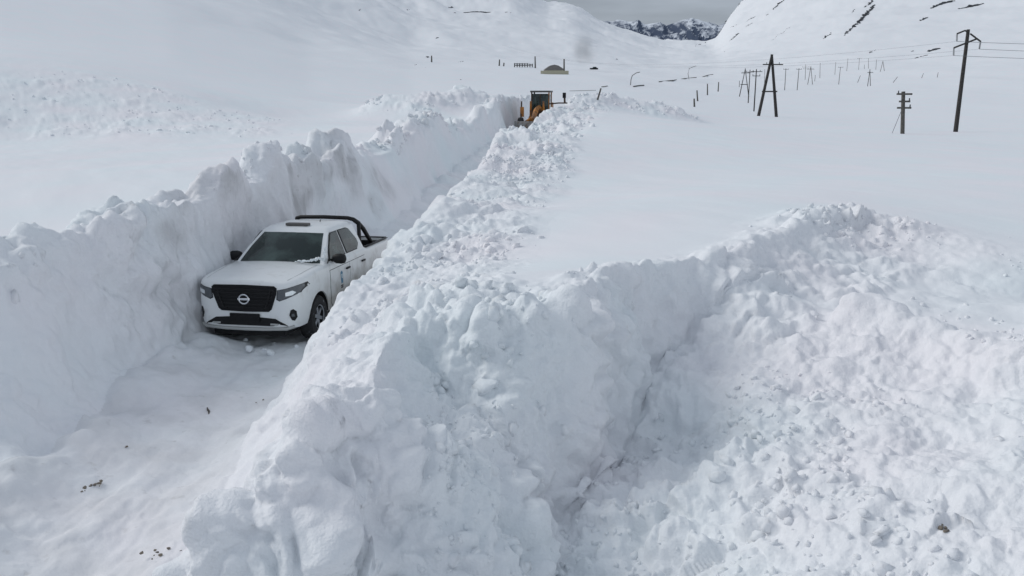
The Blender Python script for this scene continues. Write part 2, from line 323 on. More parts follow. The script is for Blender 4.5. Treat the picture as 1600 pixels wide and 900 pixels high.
# ------------------------------------------------------------------ mesh helpers
def link(name, me, m=None, parent=None, smooth=False):
    o = bpy.data.objects.new(name, me); COL.objects.link(o)
    if m is not None and not me.materials: me.materials.append(m)
    if parent is not None: o.parent = parent
    if smooth: me.polygons.foreach_set('use_smooth', [True] * len(me.polygons))
    return o
def tag(o, label, cat, group=None):
    o['label'] = label; o['category'] = cat
    if group: o['group'] = group
    return o
def empty(name, loc, rz=0, label=None, cat=None, group=None):
    o = bpy.data.objects.new(name, None); COL.objects.link(o); o.location = loc; o.rotation_euler = (0, 0, rz); o.empty_display_size = .2
    if label: tag(o, label, cat, group)
    return o
class MB:
    def __init__(s): s.v = []; s.f = []
    def add(s, vs_, fs): k = len(s.v); s.v += [tuple(map(float, p)) for p in vs_]; s.f += [tuple(i + k for i in f) for f in fs]; return s
    def box(s, c, d, rz=0, taper=1.0, M=None):
        x, y, z = d[0] / 2, d[1] / 2, d[2] / 2
        p = []
        for sz in (-1, 1):
            q = taper if sz > 0 else 1
            for sx, sy in ((-1, -1), (1, -1), (1, 1), (-1, 1)): p.append(Vector((sx * x * q, sy * y * q, sz * z)))
        R = M or Matrix.Rotation(rz, 3, 'Z'); c = Vector(c)
        return s.add([R @ a + c for a in p], [(0, 3, 2, 1), (4, 5, 6, 7), (0, 1, 5, 4), (1, 2, 6, 5), (2, 3, 7, 6), (3, 0, 4, 7)])
    def tube(s, a, b, r0, r1=None, n=8, caps=True):
        a, b = Vector(a), Vector(b); r1 = r0 if r1 is None else r1
        q = (b - a).to_track_quat('Z', 'Y').to_matrix(); p = []
        for (c, r) in ((a, r0), (b, r1)):
            for i in range(n):
                t = 2 * math.pi * i / n; p.append(c + q @ Vector((r * math.cos(t), r * math.sin(t), 0)))
        f = [(i, (i + 1) % n, n + (i + 1) % n, n + i) for i in range(n)]
        if caps: f += [tuple(range(n))[::-1], tuple(range(n, 2 * n))]
        return s.add(p, f)
    def path(s, pts, r, n=8):
        pts = [Vector(p) for p in pts]; k = len(pts); p = []; rs = r if isinstance(r, (list, tuple)) else [r] * k
        for i, c in enumerate(pts):
            d = (pts[min(i + 1, k - 1)] - pts[max(i - 1, 0)]).normalized()
            u = d.cross(Vector((0, 0, 1)));  u = Vector((1, 0, 0)) if u.length < 1e-3 else u.normalized(); w = d.cross(u)
            for j in range(n):
                t = 2 * math.pi * j / n; p.append(c + (u * math.cos(t) + w * math.sin(t)) * rs[i])
        f = [(i * n + j, i * n + (j + 1) % n, (i + 1) * n + (j + 1) % n, (i + 1) * n + j) for i in range(k - 1) for j in range(n)]
        f += [tuple(range(n))[::-1], tuple(range((k - 1) * n, k * n))]
        return s.add(p, f)
    def lathe(s, prof, n=32, axis='X', c=(0, 0, 0)):      # prof: (axial, radius)
        p = []
        for (a, r) in prof:
            for i in range(n):
                t = 2 * math.pi * i / n
                q = (a, r * math.cos(t), r * math.sin(t)) if axis == 'X' else ((r * math.cos(t), a, r * math.sin(t)) if axis == 'Y' else (r * math.cos(t), r * math.sin(t), a))
                p.append((q[0] + c[0], q[1] + c[1], q[2] + c[2]))
        k = len(prof); f = [(i * n + j, i * n + (j + 1) % n, (i + 1) * n + (j + 1) % n, (i + 1) * n + j) for i in range(k - 1) for j in range(n)]
        return s.add(p, f)
    def prism(s, poly, fn):                              # poly 2D; fn(u,v,side)->3D, side 0 back / 1 front
        n = len(poly)
        return s.add([fn(u, v, 0) for u, v in poly] + [fn(u, v, 1) for u, v in poly],
                     [tuple(range(n))[::-1], tuple(range(n, 2 * n))] + [(i, (i + 1) % n, n + (i + 1) % n, n + i) for i in range(n)])
    def build(s, name, m, parent=None, smooth=False, bevel=0, seg=2):
        me = bpy.data.meshes.new(name); me.from_pydata(s.v, [], s.f)
        bm = bmesh.new(); bm.from_mesh(me)
        bmesh.ops.recalc_face_normals(bm, faces=bm.faces)
        if bevel: bmesh.ops.bevel(bm, geom=list(bm.edges), offset=bevel, segments=seg, affect='EDGES', profile=.6, clamp_overlap=True)
        bm.to_mesh(me); bm.free()
        o = link(name, me, m, parent, smooth or bevel > 0)
        if smooth or bevel: me.set_sharp_from_angle(angle=math.radians(38))
        return o

# ------------------------------------------------------------------ build the snow ground
def build_ground():
    fov = math.radians(38)
    a_in = np.linspace(-fov, fov, 880)
    a_out = fov + (math.pi - fov) * (np.linspace(0, 1, 72)[1:] ** 1.25)
    az = np.concatenate([-a_out[::-1][1:], a_in, a_out]); nA = len(az)
    r_f = np.exp(np.linspace(math.log(.35), math.log(2550), 2100))
    sub = np.unique(np.concatenate([np.arange(0, nA, 6), [nA - 1]])); NROW = 1230
    rows = np.zeros((len(sub), NROW))
    wr = np.interp(r_f, [.35, 2.6, 4.2, 16, 24, 60, 110, 2550], [.06, .1, 1, 1, .6, .5, .26, .26])
    Z = terrain((r_f[None] * np.sin(az[sub])[:, None]).ravel(), (r_f[None] * np.cos(az[sub])[:, None]).ravel(), False).reshape(len(sub), -1)
    for i in range(len(sub)):
        z = Z[i]
        ds = np.sqrt((np.diff(r_f) / r_f[1:]) ** 2 + (np.diff(z) / r_f[1:] * 1.15) ** 2) * wr[1:]
        rows[i] = ds.cumsum()[-1]
        cum = np.concatenate([[0], ds.cumsum()])
        Z[i] = cum / cum[-1]
    Z = blur1(Z, 3.0, 0)
    for i in range(len(sub)): rows[i] = np.interp(np.linspace(0, 1, NROW), Z[i], r_f)
    R = np.stack([np.interp(np.arange(nA), sub, rows[:, j]) for j in range(NROW)], 1)
    X = R * np.sin(az)[:, None]; Y = R * np.cos(az)[:, None]
    z, mk = terrain(X.ravel(), Y.ravel()); Zg = z.reshape(X.shape)
    Pn = np.stack([X, Y, Zg], -1)
    da = np.gradient(Pn, axis=0); dr = np.gradient(Pn, axis=1)
    nrm = np.cross(dr, da); nrm /= np.linalg.norm(nrm, axis=-1, keepdims=True) + 1e-12
    nrm *= np.sign(nrm[..., 2:3] + 1e-9)
    nrm = blur1(blur1(nrm, 5, 0), 4, 1); nrm /= np.linalg.norm(nrm, axis=-1, keepdims=True) + 1e-12
    p = Pn.reshape(-1, 3).copy(); n = nrm.reshape(-1, 3)
    rr = np.hypot(p[:, 0], p[:, 1])
    rough = np.clip(mk['berm'] * .95 + mk['crest'] * 1.15 + mk['deb'] * .32 + mk['pit'] * .85 * (1 - .85 * mk['behind']) + mk['rim'] * .85 + mk['heap'] * .9 + mk['walll'] * .42 + mk['wallr'] * (.8 - .4 * (1 - sstep(8, 10, p[:, 1]))) + mk['wallp'] * .48 * (1 - .85 * sstep(6, 7.5, p[:, 0])) + mk['road'] * .18, 0, 1.15)
    rough[(rr < 3)] *= .2
    rough = blur1(blur1(rough.reshape(X.shape), 4, 0), 3, 1).ravel()
    sel = np.where(rough > .02)[0]; q = p[sel]; R_ = rough[sel]
    patch = sstep(-.35, .45, fbm(q[:, 0] * .55, q[:, 1] * .55, q[:, 2] * .55, o=2, s=91))      # some places smooth, some broken
    far = sstep(25, 50, rr[sel])
    warp = .18 * np.stack([fbm(q[:, 0] * 2.2, q[:, 1] * 2.2, q[:, 2] * 2.2, o=2, s=101 + k) for k in range(3)], 1)
    qw = q + warp * (1 + far[:, None])
    d = np.zeros(len(sel))
    for (sc, amp, gate, s) in ((.85, .22, .45, 201), (.42, .22, .2, 211), (.19, .12, .15, 221)):
        scl = sc * (1 + .7 * far); k = 1 / scl
        f1, val = worley(qw[:, 0] * k, qw[:, 1] * k, qw[:, 2] * k, s)
        lump = np.clip(1 - (f1 / .72) ** 2.2, 0, 1) * np.clip((val - gate) / (1 - gate), 0, 1) ** .8
        d += amp * (1 + 1.0 * far) * lump * (.35 + .65 * patch)
    d += .055 * fbm(q[:, 0] * 2.6, q[:, 1] * 2.6, q[:, 2] * 2.6, o=4, s=231)
    d += .028 * fbm(q[:, 0] * 9, q[:, 1] * 9, q[:, 2] * 9, o=3, s=241)
    df = np.zeros(len(p)); df[sel] = d * R_; df = blur1(blur1(df.reshape(X.shape), .6, 0), .5, 1).ravel()
    p[sel] += n[sel] * df[sel][:, None]
    # grid faces
    nR = NROW
    idx = np.arange(nA * nR).reshape(nA, nR)
    a = idx; b = np.roll(idx, -1, axis=0)
    quads = np.stack([a[:, :-1], b[:, :-1], b[:, 1:], a[:, 1:]], -1)[:-1].reshape(-1, 4)[:, ::-1]
    me = bpy.data.meshes.new('snow_ground')
    me.vertices.add(len(p)); me.vertices.foreach_set('co', p.astype(np.float32).ravel())
    me.loops.add(quads.size); me.loops.foreach_set('vertex_index', quads.astype(np.int32).ravel())
    me.polygons.add(len(quads)); me.polygons.foreach_set('loop_start', np.arange(0, quads.size, 4, dtype=np.int32))
    me.polygons.foreach_set('use_smooth', np.ones(len(quads), bool))
    me.update(calc_edges=True)
    at = me.attributes.new('rough', 'FLOAT', 'POINT'); at.data.foreach_set('value', rough.astype(np.float32))
    # wind-blown soot and grit, on road and left crest, plus painted shade on the left wall
    dirt_shade = np.clip(mk['road'] * (.42 - .2 * sstep(20, 30, p[:, 1])) + (mk['crest'] * .5 + mk['walll'] * 1.1) * sstep(11.5, 14.5, p[:, 1]) * (1 - sstep(22, 36, p[:, 1])) * sstep(-.5, .4, fbm(p[:, 0] * .4, p[:, 1] * .4, p[:, 2] * .8, o=3, s=301)), 0, 1)
    dirt_shade += .05 * mk['pit']
    at = me.attributes.new('dirt_shade', 'FLOAT', 'POINT'); at.data.foreach_set('value', dirt_shade.astype(np.float32))
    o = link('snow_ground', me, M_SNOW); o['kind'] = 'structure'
    return p, n, rough, mk, rr, az, R
GP, GN, GROUGH, GMK, GRR, GAZ, GR = build_ground()
def surf_z(x, y):                           # finished snow surface under a point
    r = math.hypot(x, y); a = math.atan2(x, y); i = int(np.argmin(abs(GAZ - a))); j = int(np.argmin(abs(GR[i] - r)))
    return float(GP[i * GR.shape[1] + j, 2])

# where a pixel's ray first meets the snow
_rs = np.exp(np.linspace(math.log(20), math.log(2500), 800))
def hit(px, py, rmin=20):
    d = ray(px, py); h = math.hypot(d[0], d[1]); rs = _rs[_rs >= rmin]
    z = terrain(rs * d[0] / h, rs * d[1] / h, False); zr = H + rs * d[2] / h
    k = np.where(z >= zr)[0]; i = k[0] if len(k) else len(rs) - 1
    if i > 0:
        e0, e1 = zr[i - 1] - z[i - 1], zr[i] - z[i]; t = e0 / (e0 - e1 + 1e-9) if e1 <= 0 else 1
        r = rs[i - 1] + (rs[i] - rs[i - 1]) * t
    else: r = rs[0]
    x, y = r * d[0] / h, r * d[1] / h
    return Vector((x, y, gz(x, y)))
def top_at(base, px, py):                   # point above a base point's distance seen at this pixel
    d = ray(px, py); t = base.y / d[1]
    return Vector((d[0] * t, base.y, H + d[2] * t))

# ------------------------------------------------------------------ far mountains
def build_mountain():
    m = bpy.data.materials.new('mountain_rock_and_snow'); m.use_nodes = True; n = m.node_tree; b = n.nodes['Principled BSDF']; b.inputs['Roughness'].default_value = .9
    g = n.nodes.new('ShaderNodeNewGeometry'); sp = n.nodes.new('ShaderNodeSeparateXYZ'); n.links.new(g.outputs['True Normal'], sp.inputs[0])
    t = n.nodes.new('ShaderNodeTexCoord'); tn = n.nodes.new('ShaderNodeTexNoise'); tn.inputs['Scale'].default_value = .012; tn.inputs['Detail'].default_value = 9; n.links.new(t.outputs['Object'], tn.inputs['Vector'])
    ad = n.nodes.new('ShaderNodeMath'); ad.operation = 'MULTIPLY_ADD'; n.links.new(tn.outputs[0], ad.inputs[0]); ad.inputs[1].default_value = .9; n.links.new(sp.outputs[2], ad.inputs[2])
    mr = n.nodes.new('ShaderNodeMapRange'); mr.inputs[1].default_value = 1.22; mr.inputs[2].default_value = 1.42; n.links.new(ad.outputs[0], mr.inputs[0])
    mi = n.nodes.new('ShaderNodeMix'); mi.data_type = 'RGBA'; mi.inputs[6].default_value = (.06, .085, .14, 1); mi.inputs[7].default_value = (.72, .76, .82, 1)
    n.links.new(mr.outputs[0], mi.inputs[0]); n.links.new(mi.outputs[2], b.inputs['Base Color'])
    sk = np.array([(600, 60), (780, 55), (860, 50), (920, 36), (945, 32), (962, 31), (975, 34), (990, 31), (1000, 37), (1012, 35), (1022, 33), (1035, 36), (1048, 34), (1060, 31), (1072, 28), (1085, 32), (1098, 33), (1112, 38), (1140, 34), (1200, 30), (1300, 36)], float)
    nx, ny = 420, 130
    Y = np.linspace(3600, 6200, ny); U = np.linspace(-.16, .40, nx)
    X = U[None] * Y[:, None]; YY = np.repeat(Y[:, None], nx, 1)
    px = 800 + FPX * U / CP * .985
    crest = (150 - np.interp(px, sk[:, 0], sk[:, 1]) - 7) / FPX * 5200 + H
    s = np.clip(1 - abs(YY - 5200) / np.where(YY < 5200, 1600, 1100), 0, 1)
    rid = 1 - abs(fbm(X * .0032, YY * .0016, o=5, s=401, g=.55))
    rid2 = 1 - abs(fbm(X * .009 + YY * .002, YY * .003, o=4, s=411, g=.55))
    Z = crest[None] * (s ** .75) * (.72 + .28 * s) + (rid - .8) * 190 * (s * (1 - s) * 2.2 + .05) + (rid2 - .8) * 90 * (s * (1 - s) * 2.4 + .10)
    v = np.stack([X, YY, Z - 30 * (1 - s)], -1).reshape(-1, 3)
    i = np.arange(nx * ny).reshape(ny, nx)
    f = np.stack([i[:-1, :-1], i[:-1, 1:], i[1:, 1:], i[1:, :-1]], -1).reshape(-1, 4)
    me = bpy.data.meshes.new('mountain'); me.from_pydata(v.tolist(), [], f.tolist()); me.update()
    o = link('mountain', me, m, smooth=True); o['kind'] = 'structure'
build_mountain()

# ------------------------------------------------------------------ loose snow lumps
def ico_variants(k, sub=1, rough=.28, seed=0):
    outv = []
    for i in range(k):
        bm = bmesh.new(); bmesh.ops.create_icosphere(bm, subdivisions=sub, radius=1); r_ = np.random.default_rng(seed + i)
        v = np.array([q.co[:] for q in bm.verts]); f = np.array([[w.index for w in q.verts] for q in bm.faces]); bm.free()
        off = r_.uniform(-50, 50, 3)
        v = v * (1 + rough * fbm(v[:, 0] * 1.3 + off[0], v[:, 1] * 1.3 + off[1], v[:, 2] * 1.3 + off[2], o=3, s=500))[:, None]
        for _ in range(6):                   # broken faces
            d = r_.normal(size=3); d /= np.linalg.norm(d); h = r_.uniform(.3, .7); e = np.maximum(v @ d - h, 0); v = v - e[:, None] * d * .97
        outv.append((v * r_.uniform(.75, 1.2, 3), f))
    return outv
def rot_rand(r_):
    q = r_.normal(size=4); q /= np.linalg.norm(q); w, x, y, z = q
    return np.array([[1 - 2 * (y * y + z * z), 2 * (x * y - z * w), 2 * (x * z + y * w)], [2 * (x * y + z * w), 1 - 2 * (x * x + z * z), 2 * (y * z - x * w)], [2 * (x * z - y * w), 2 * (y * z + x * w), 1 - 2 * (x * x + y * y)]])
VAR = ico_variants(14, 2, .3, 40); VAR1 = ico_variants(14, 1, .3, 80)
def scatter(name, weight, count, smin, smax, var, power=2.2, sink=.35, dirt_shade=0.):
    idx = np.where(weight > weight.max() * 1e-4)[0]; w = weight[idx]
    pick = rng.choice(idx, size=count, p=w / w.sum(), replace=True)
    VV, FF = [], []; k = 0
    for i in pick:
        v, f = var[rng.integers(len(var))]
        u = rng.random(); s = (smin ** (1 - power) + u * (smax ** (1 - power) - smin ** (1 - power))) ** (1 / (1 - power))
        if GRR[i] > 30: s *= 1.6
        q = v @ rot_rand(rng).T * s; c = GP[i] + GN[i] * s * (.5 - sink) + np.array([0, 0, s * .1])
        VV.append(q + c); FF.append(f + k); k += len(v)
    V = np.concatenate(VV); F = np.concatenate(FF)
    me = bpy.data.meshes.new(name); me.vertices.add(len(V)); me.vertices.foreach_set('co', V.astype(np.float32).ravel())
    me.loops.add(F.size); me.loops.foreach_set('vertex_index', F.astype(np.int32).ravel())
    me.polygons.add(len(F)); me.polygons.foreach_set('loop_start', np.arange(0, F.size, 3, dtype=np.int32))
    me.polygons.foreach_set('use_smooth', np.ones(len(F), bool)); me.update(calc_edges=True)
    for nm, val in (('rough', .8), ('dirt_shade', dirt_shade)):
        a = me.attributes.new(nm, 'FLOAT', 'POINT'); a.data.foreach_set('value', np.full(len(V), val, np.float32))
    o = link(name, me, M_SNOW); o['kind'] = 'stuff'
    return o
area = np.gradient(GR, axis=1) * GR                      # relative cell area of the radial grid
area = np.clip(area, 0, None).ravel() * np.repeat(np.gradient(GAZ), GR.shape[1])
vis = (abs(np.repeat(GAZ, GR.shape[1])) < .62) & (GRR > 4.2)
patchy = sstep(-.15, .6, fbm(GP[:, 0] * .5, GP[:, 1] * .5, o=3, s=601))
steep = GN[:, 2] < .55
wgt = (area * vis * patchy * (1 - .85 * steep))
tag_stuff = lambda o, l, c: tag(o, l, c)
tag_stuff(scatter('snow_rubble', wgt * np.clip(GMK['berm'] * 1.0 + GMK['rim'] * 1.2, 0, 1) * (GRR < 32), 1300, .02, .13, VAR1, 2.3, .62), 'white snow lumps thrown up on the bank right of the pickup', 'snow')
tag_stuff(scatter('snow_rubble', wgt * GMK['pit'] * (1 - .8 * GMK['behind']) * (GRR < 17) * (GRR > 5), 1000, .02, .09, VAR1, 2.1, .66), 'loose broken snow lumps strewn over the cleared hollow in the right foreground', 'snow')
tag_stuff(scatter('snow_rubble', wgt * (GMK['crest'] * 1.0) * (GRR < 50), 260, .04, .15, VAR1, 2.0, .6, .15), 'snow lumps along the jagged crest of the left trench wall', 'snow')
tag_stuff(scatter('snow_rubble', wgt * (GMK['berm'] + GMK['heap']) * (GRR >= 32) * (GRR < 110), 600, .05, .2, VAR1, 2.0, .55), 'far snow lumps heaped along the trench near the yellow grader', 'snow')
tag_stuff(scatter('snow_rubble', wgt * np.clip(GMK['berm'] + GMK['rim'] + GMK['pit'] * .12 * (1 - GMK['behind']), 0, 1) * (GRR < 34), 90, .09, .17, VAR, 1.8, .85), 'larger half-buried snow blocks on the central bank and in the hollow', 'snow')
tag_stuff(scatter('avalanche_debris', area * vis * GMK['deb'] * (GRR < 75), 160, .04, .10, VAR1, 2.0, .75), 'rough avalanche debris field on the hillside at far left', 'snow')

# ------------------------------------------------------------------ pickup truck
def paint_material():
    m = mat('white_paint', (.80, .82, .82), .32, 0, .5, .35); n = m.node_tree; b = n.nodes['Principled BSDF']; K = n.links.new
    t = n.nodes.new('ShaderNodeTexCoord'); sp = n.nodes.new('ShaderNodeSeparateXYZ'); K(t.outputs['Object'], sp.inputs[0])
    tn = n.nodes.new('ShaderNodeTexNoise'); tn.inputs['Scale'].default_value = 5; tn.inputs['Detail'].default_value = 7; K(t.outputs['Object'], tn.inputs['Vector'])
    a = n.nodes.new('ShaderNodeMapRange'); a.inputs[1].default_value = 1.05; a.inputs[2].default_value = .45; K(sp.outputs[2], a.inputs[0])
    c = n.nodes.new('ShaderNodeMapRange'); c.inputs[1].default_value = .2; c.inputs[2].default_value = 1.6; K(sp.outputs[1], c.inputs[0])     # splashed behind the front wheels
    q = n.nodes.new('ShaderNodeMath'); q.operation = 'MULTIPLY'; K(a.outputs[0], q.inputs[0]); K(c.outputs[0], q.inputs[1])
    e = n.nodes.new('ShaderNodeMath'); e.operation = 'MULTIPLY_ADD'; K(q.outputs[0], e.inputs[0]); e.inputs[1].default_value = 1.5; 
    nb = n.nodes.new('ShaderNodeMapRange'); nb.inputs[1].default_value = .35; nb.inputs[2].default_value = .7; nb.inputs[3].default_value = -.35; nb.inputs[4].default_value = .25; K(tn.outputs[0], nb.inputs[0]); K(nb.outputs[0], e.inputs[2])
    e.use_clamp = True
    w = n.nodes.new('ShaderNodeMath'); w.operation = 'MULTIPLY'; K(e.outputs[0], w.inputs[0]); w.inputs[1].default_value = .8
    mi = n.nodes.new('ShaderNodeMix'); mi.data_type = 'RGBA'; mi.inputs[6].default_value = (.80, .82, .82, 1); mi.inputs[7].default_value = (.36, .33, .29, 1)
    K(w.outputs[0], mi.inputs[0]); K(mi.outputs[2], b.inputs['Base Color'])
    r = n.nodes.new('ShaderNodeMapRange'); r.inputs[3].default_value = .32; r.inputs[4].default_value = .8; K(w.outputs[0], r.inputs[0]); K(r.outputs[0], b.inputs['Roughness'])
    return m
M_PAINT = paint_material()
M_BLACK = mat('black_plastic', (.012, .012, .013), .5, spec=.25)
M_DARK = mat('underbody', (.01, .01, .011), .9)
M_GLASS = mat('tinted_glass', (.006, .016, .015), .05, 0, .45, noise=(2.2, (.075, .115, .105), .42, .8))  # paler green noise painted into the colour to stand for reflections
M_TYRE = mat('rubber', (.018, .018, .019), .85, noise=(14, (.25, .26, .28), .62, .72))
M_RIM = mat('alloy', (.50, .52, .54), .35, .85)
M_CHROME = mat('chrome', (.75, .76, .78), .15, 1)
M_SILVER = mat('silver_trim', (.42, .43, .42), .45, .3)
M_LAMP = mat('lamp_lens', (.11, .12, .13), .12, .2, .5)
M_LAMPW = mat('lamp_reflector', (.82, .86, .88), .1, .6)
M_RED = mat('tail_lens', (.25, .01, .01), .15)
M_BLUE = mat('blue_decal', (.05, .20, .33), .4)
M_PALE = mat('pale_decal', (.62, .70, .74), .4)
M_BLANK = mat('plate_dark', (.010, .010, .011), .5, spec=.2)

WY = np.array([(0, .60), (.02, .70), (.05, .77), (.10, .825), (.18, .868), (.30, .897), (.5, .915), (.9, .925), (4.85, .925), (5.12, .905), (5.22, .885), (5.25, .86)])
SZ = np.array([(.30, .90), (.36, .935), (.45, .972), (.6, .995), (.8, 1.0), (.98, .992), (1.1, .978), (1.25, .95)])
TZ = np.array([(0, 1.085), (.03, 1.13), (.1, 1.155), (.3, 1.178), (.7, 1.21), (1.0, 1.228), (1.3, 1.24), (3.60, 1.235), (3.66, 1.215), (5.2, 1.21), (5.25, 1.19)])
BZ = np.array([(0, .38), (.2, .33), (.5, .33), (1.4, .34), (3.6, .36), (4.7, .45), (5.25, .52)])
fW = lambda y: float(np.interp(y, WY[:, 0], WY[:, 1])); fS = lambda z: float(np.interp(z, SZ[:, 0], SZ[:, 1]))
fT = lambda y: float(np.interp(y, TZ[:, 0], TZ[:, 1])); fB = lambda y: float(np.interp(y, BZ[:, 0], BZ[:, 1]))
def side_x(y, z): return fW(y) * fS(z)
def front_y(x, z):
    w = abs(x) / fS(z); return float(np.interp(w, WY[:8, 1], WY[:8, 0])) if w > .60 else 0.0
def body_section(y):
    W, zt, zb = fW(y), fT(y), fB(y)
    half = [(W * .80, zb)]
    zs = np.linspace(zb + .04, zt - .12, 9)
    half += [(W * fS(z), z) for z in zs]
    xs = W * fS(zt - .12)
    half += [(xs - .006, zt - .075), (xs - .022, zt - .04), (xs - .055, zt - .012), (xs - .11, zt)]
    cr = .035 if y < 1.4 else .004
    half += [(xs * .6, zt + cr * .7), (xs * .3, zt + cr)]
    pts = [(0, zb)] + half + [(0, zt + cr * 1.1)]
    return pts + [(-x, z) for x, z in half[::-1]]
def patch(name, poly, fn, off, m, parent, cuts=3, thick=.02):
    """a panel that follows a surface: fn(u, v, offset) -> point"""
    bm = bmesh.new(); vs_ = [bm.verts.new((u, v, 0)) for u, v in poly]; bm.faces.new(vs_)
    bmesh.ops.triangulate(bm, faces=bm.faces[:])
    bmesh.ops.subdivide_edges(bm, edges=bm.edges[:], cuts=cuts, use_grid_fill=True)
    bnd = [e for e in bm.edges if e.is_boundary]
    ex = bmesh.ops.extrude_edge_only(bm, edges=bnd); low = {g for g in ex['geom'] if isinstance(g, bmesh.types.BMVert)}
    for v in bm.verts: v.co = Vector(fn(v.co.x, v.co.y, off - thick if v in low else off))
    bmesh.ops.recalc_face_normals(bm, faces=bm.faces[:])
    me = bpy.data.meshes.new(name); bm.to_mesh(me); bm.free()
    o = link(name, me, m, parent, True); me.set_sharp_from_angle(angle=math.radians(40)); return o
def mirror_poly(p): return [(-u, v) for u, v in p][::-1]
def evaluated_bool(o, cutters):
    for c in cutters:
        md = o.modifiers.new('cut', 'BOOLEAN'); md.operation = 'DIFFERENCE'; md.solver = 'EXACT'; md.object = c
    dg = bpy.context.evaluated_depsgraph_get(); me = bpy.data.meshes.new_from_object(o.evaluated_get(dg))
    o.modifiers.clear(); o.data = me
    for c in cutters: bpy.data.objects.remove(c, do_unlink=True)
    me.set_sharp_from_angle(angle=math.radians(35))

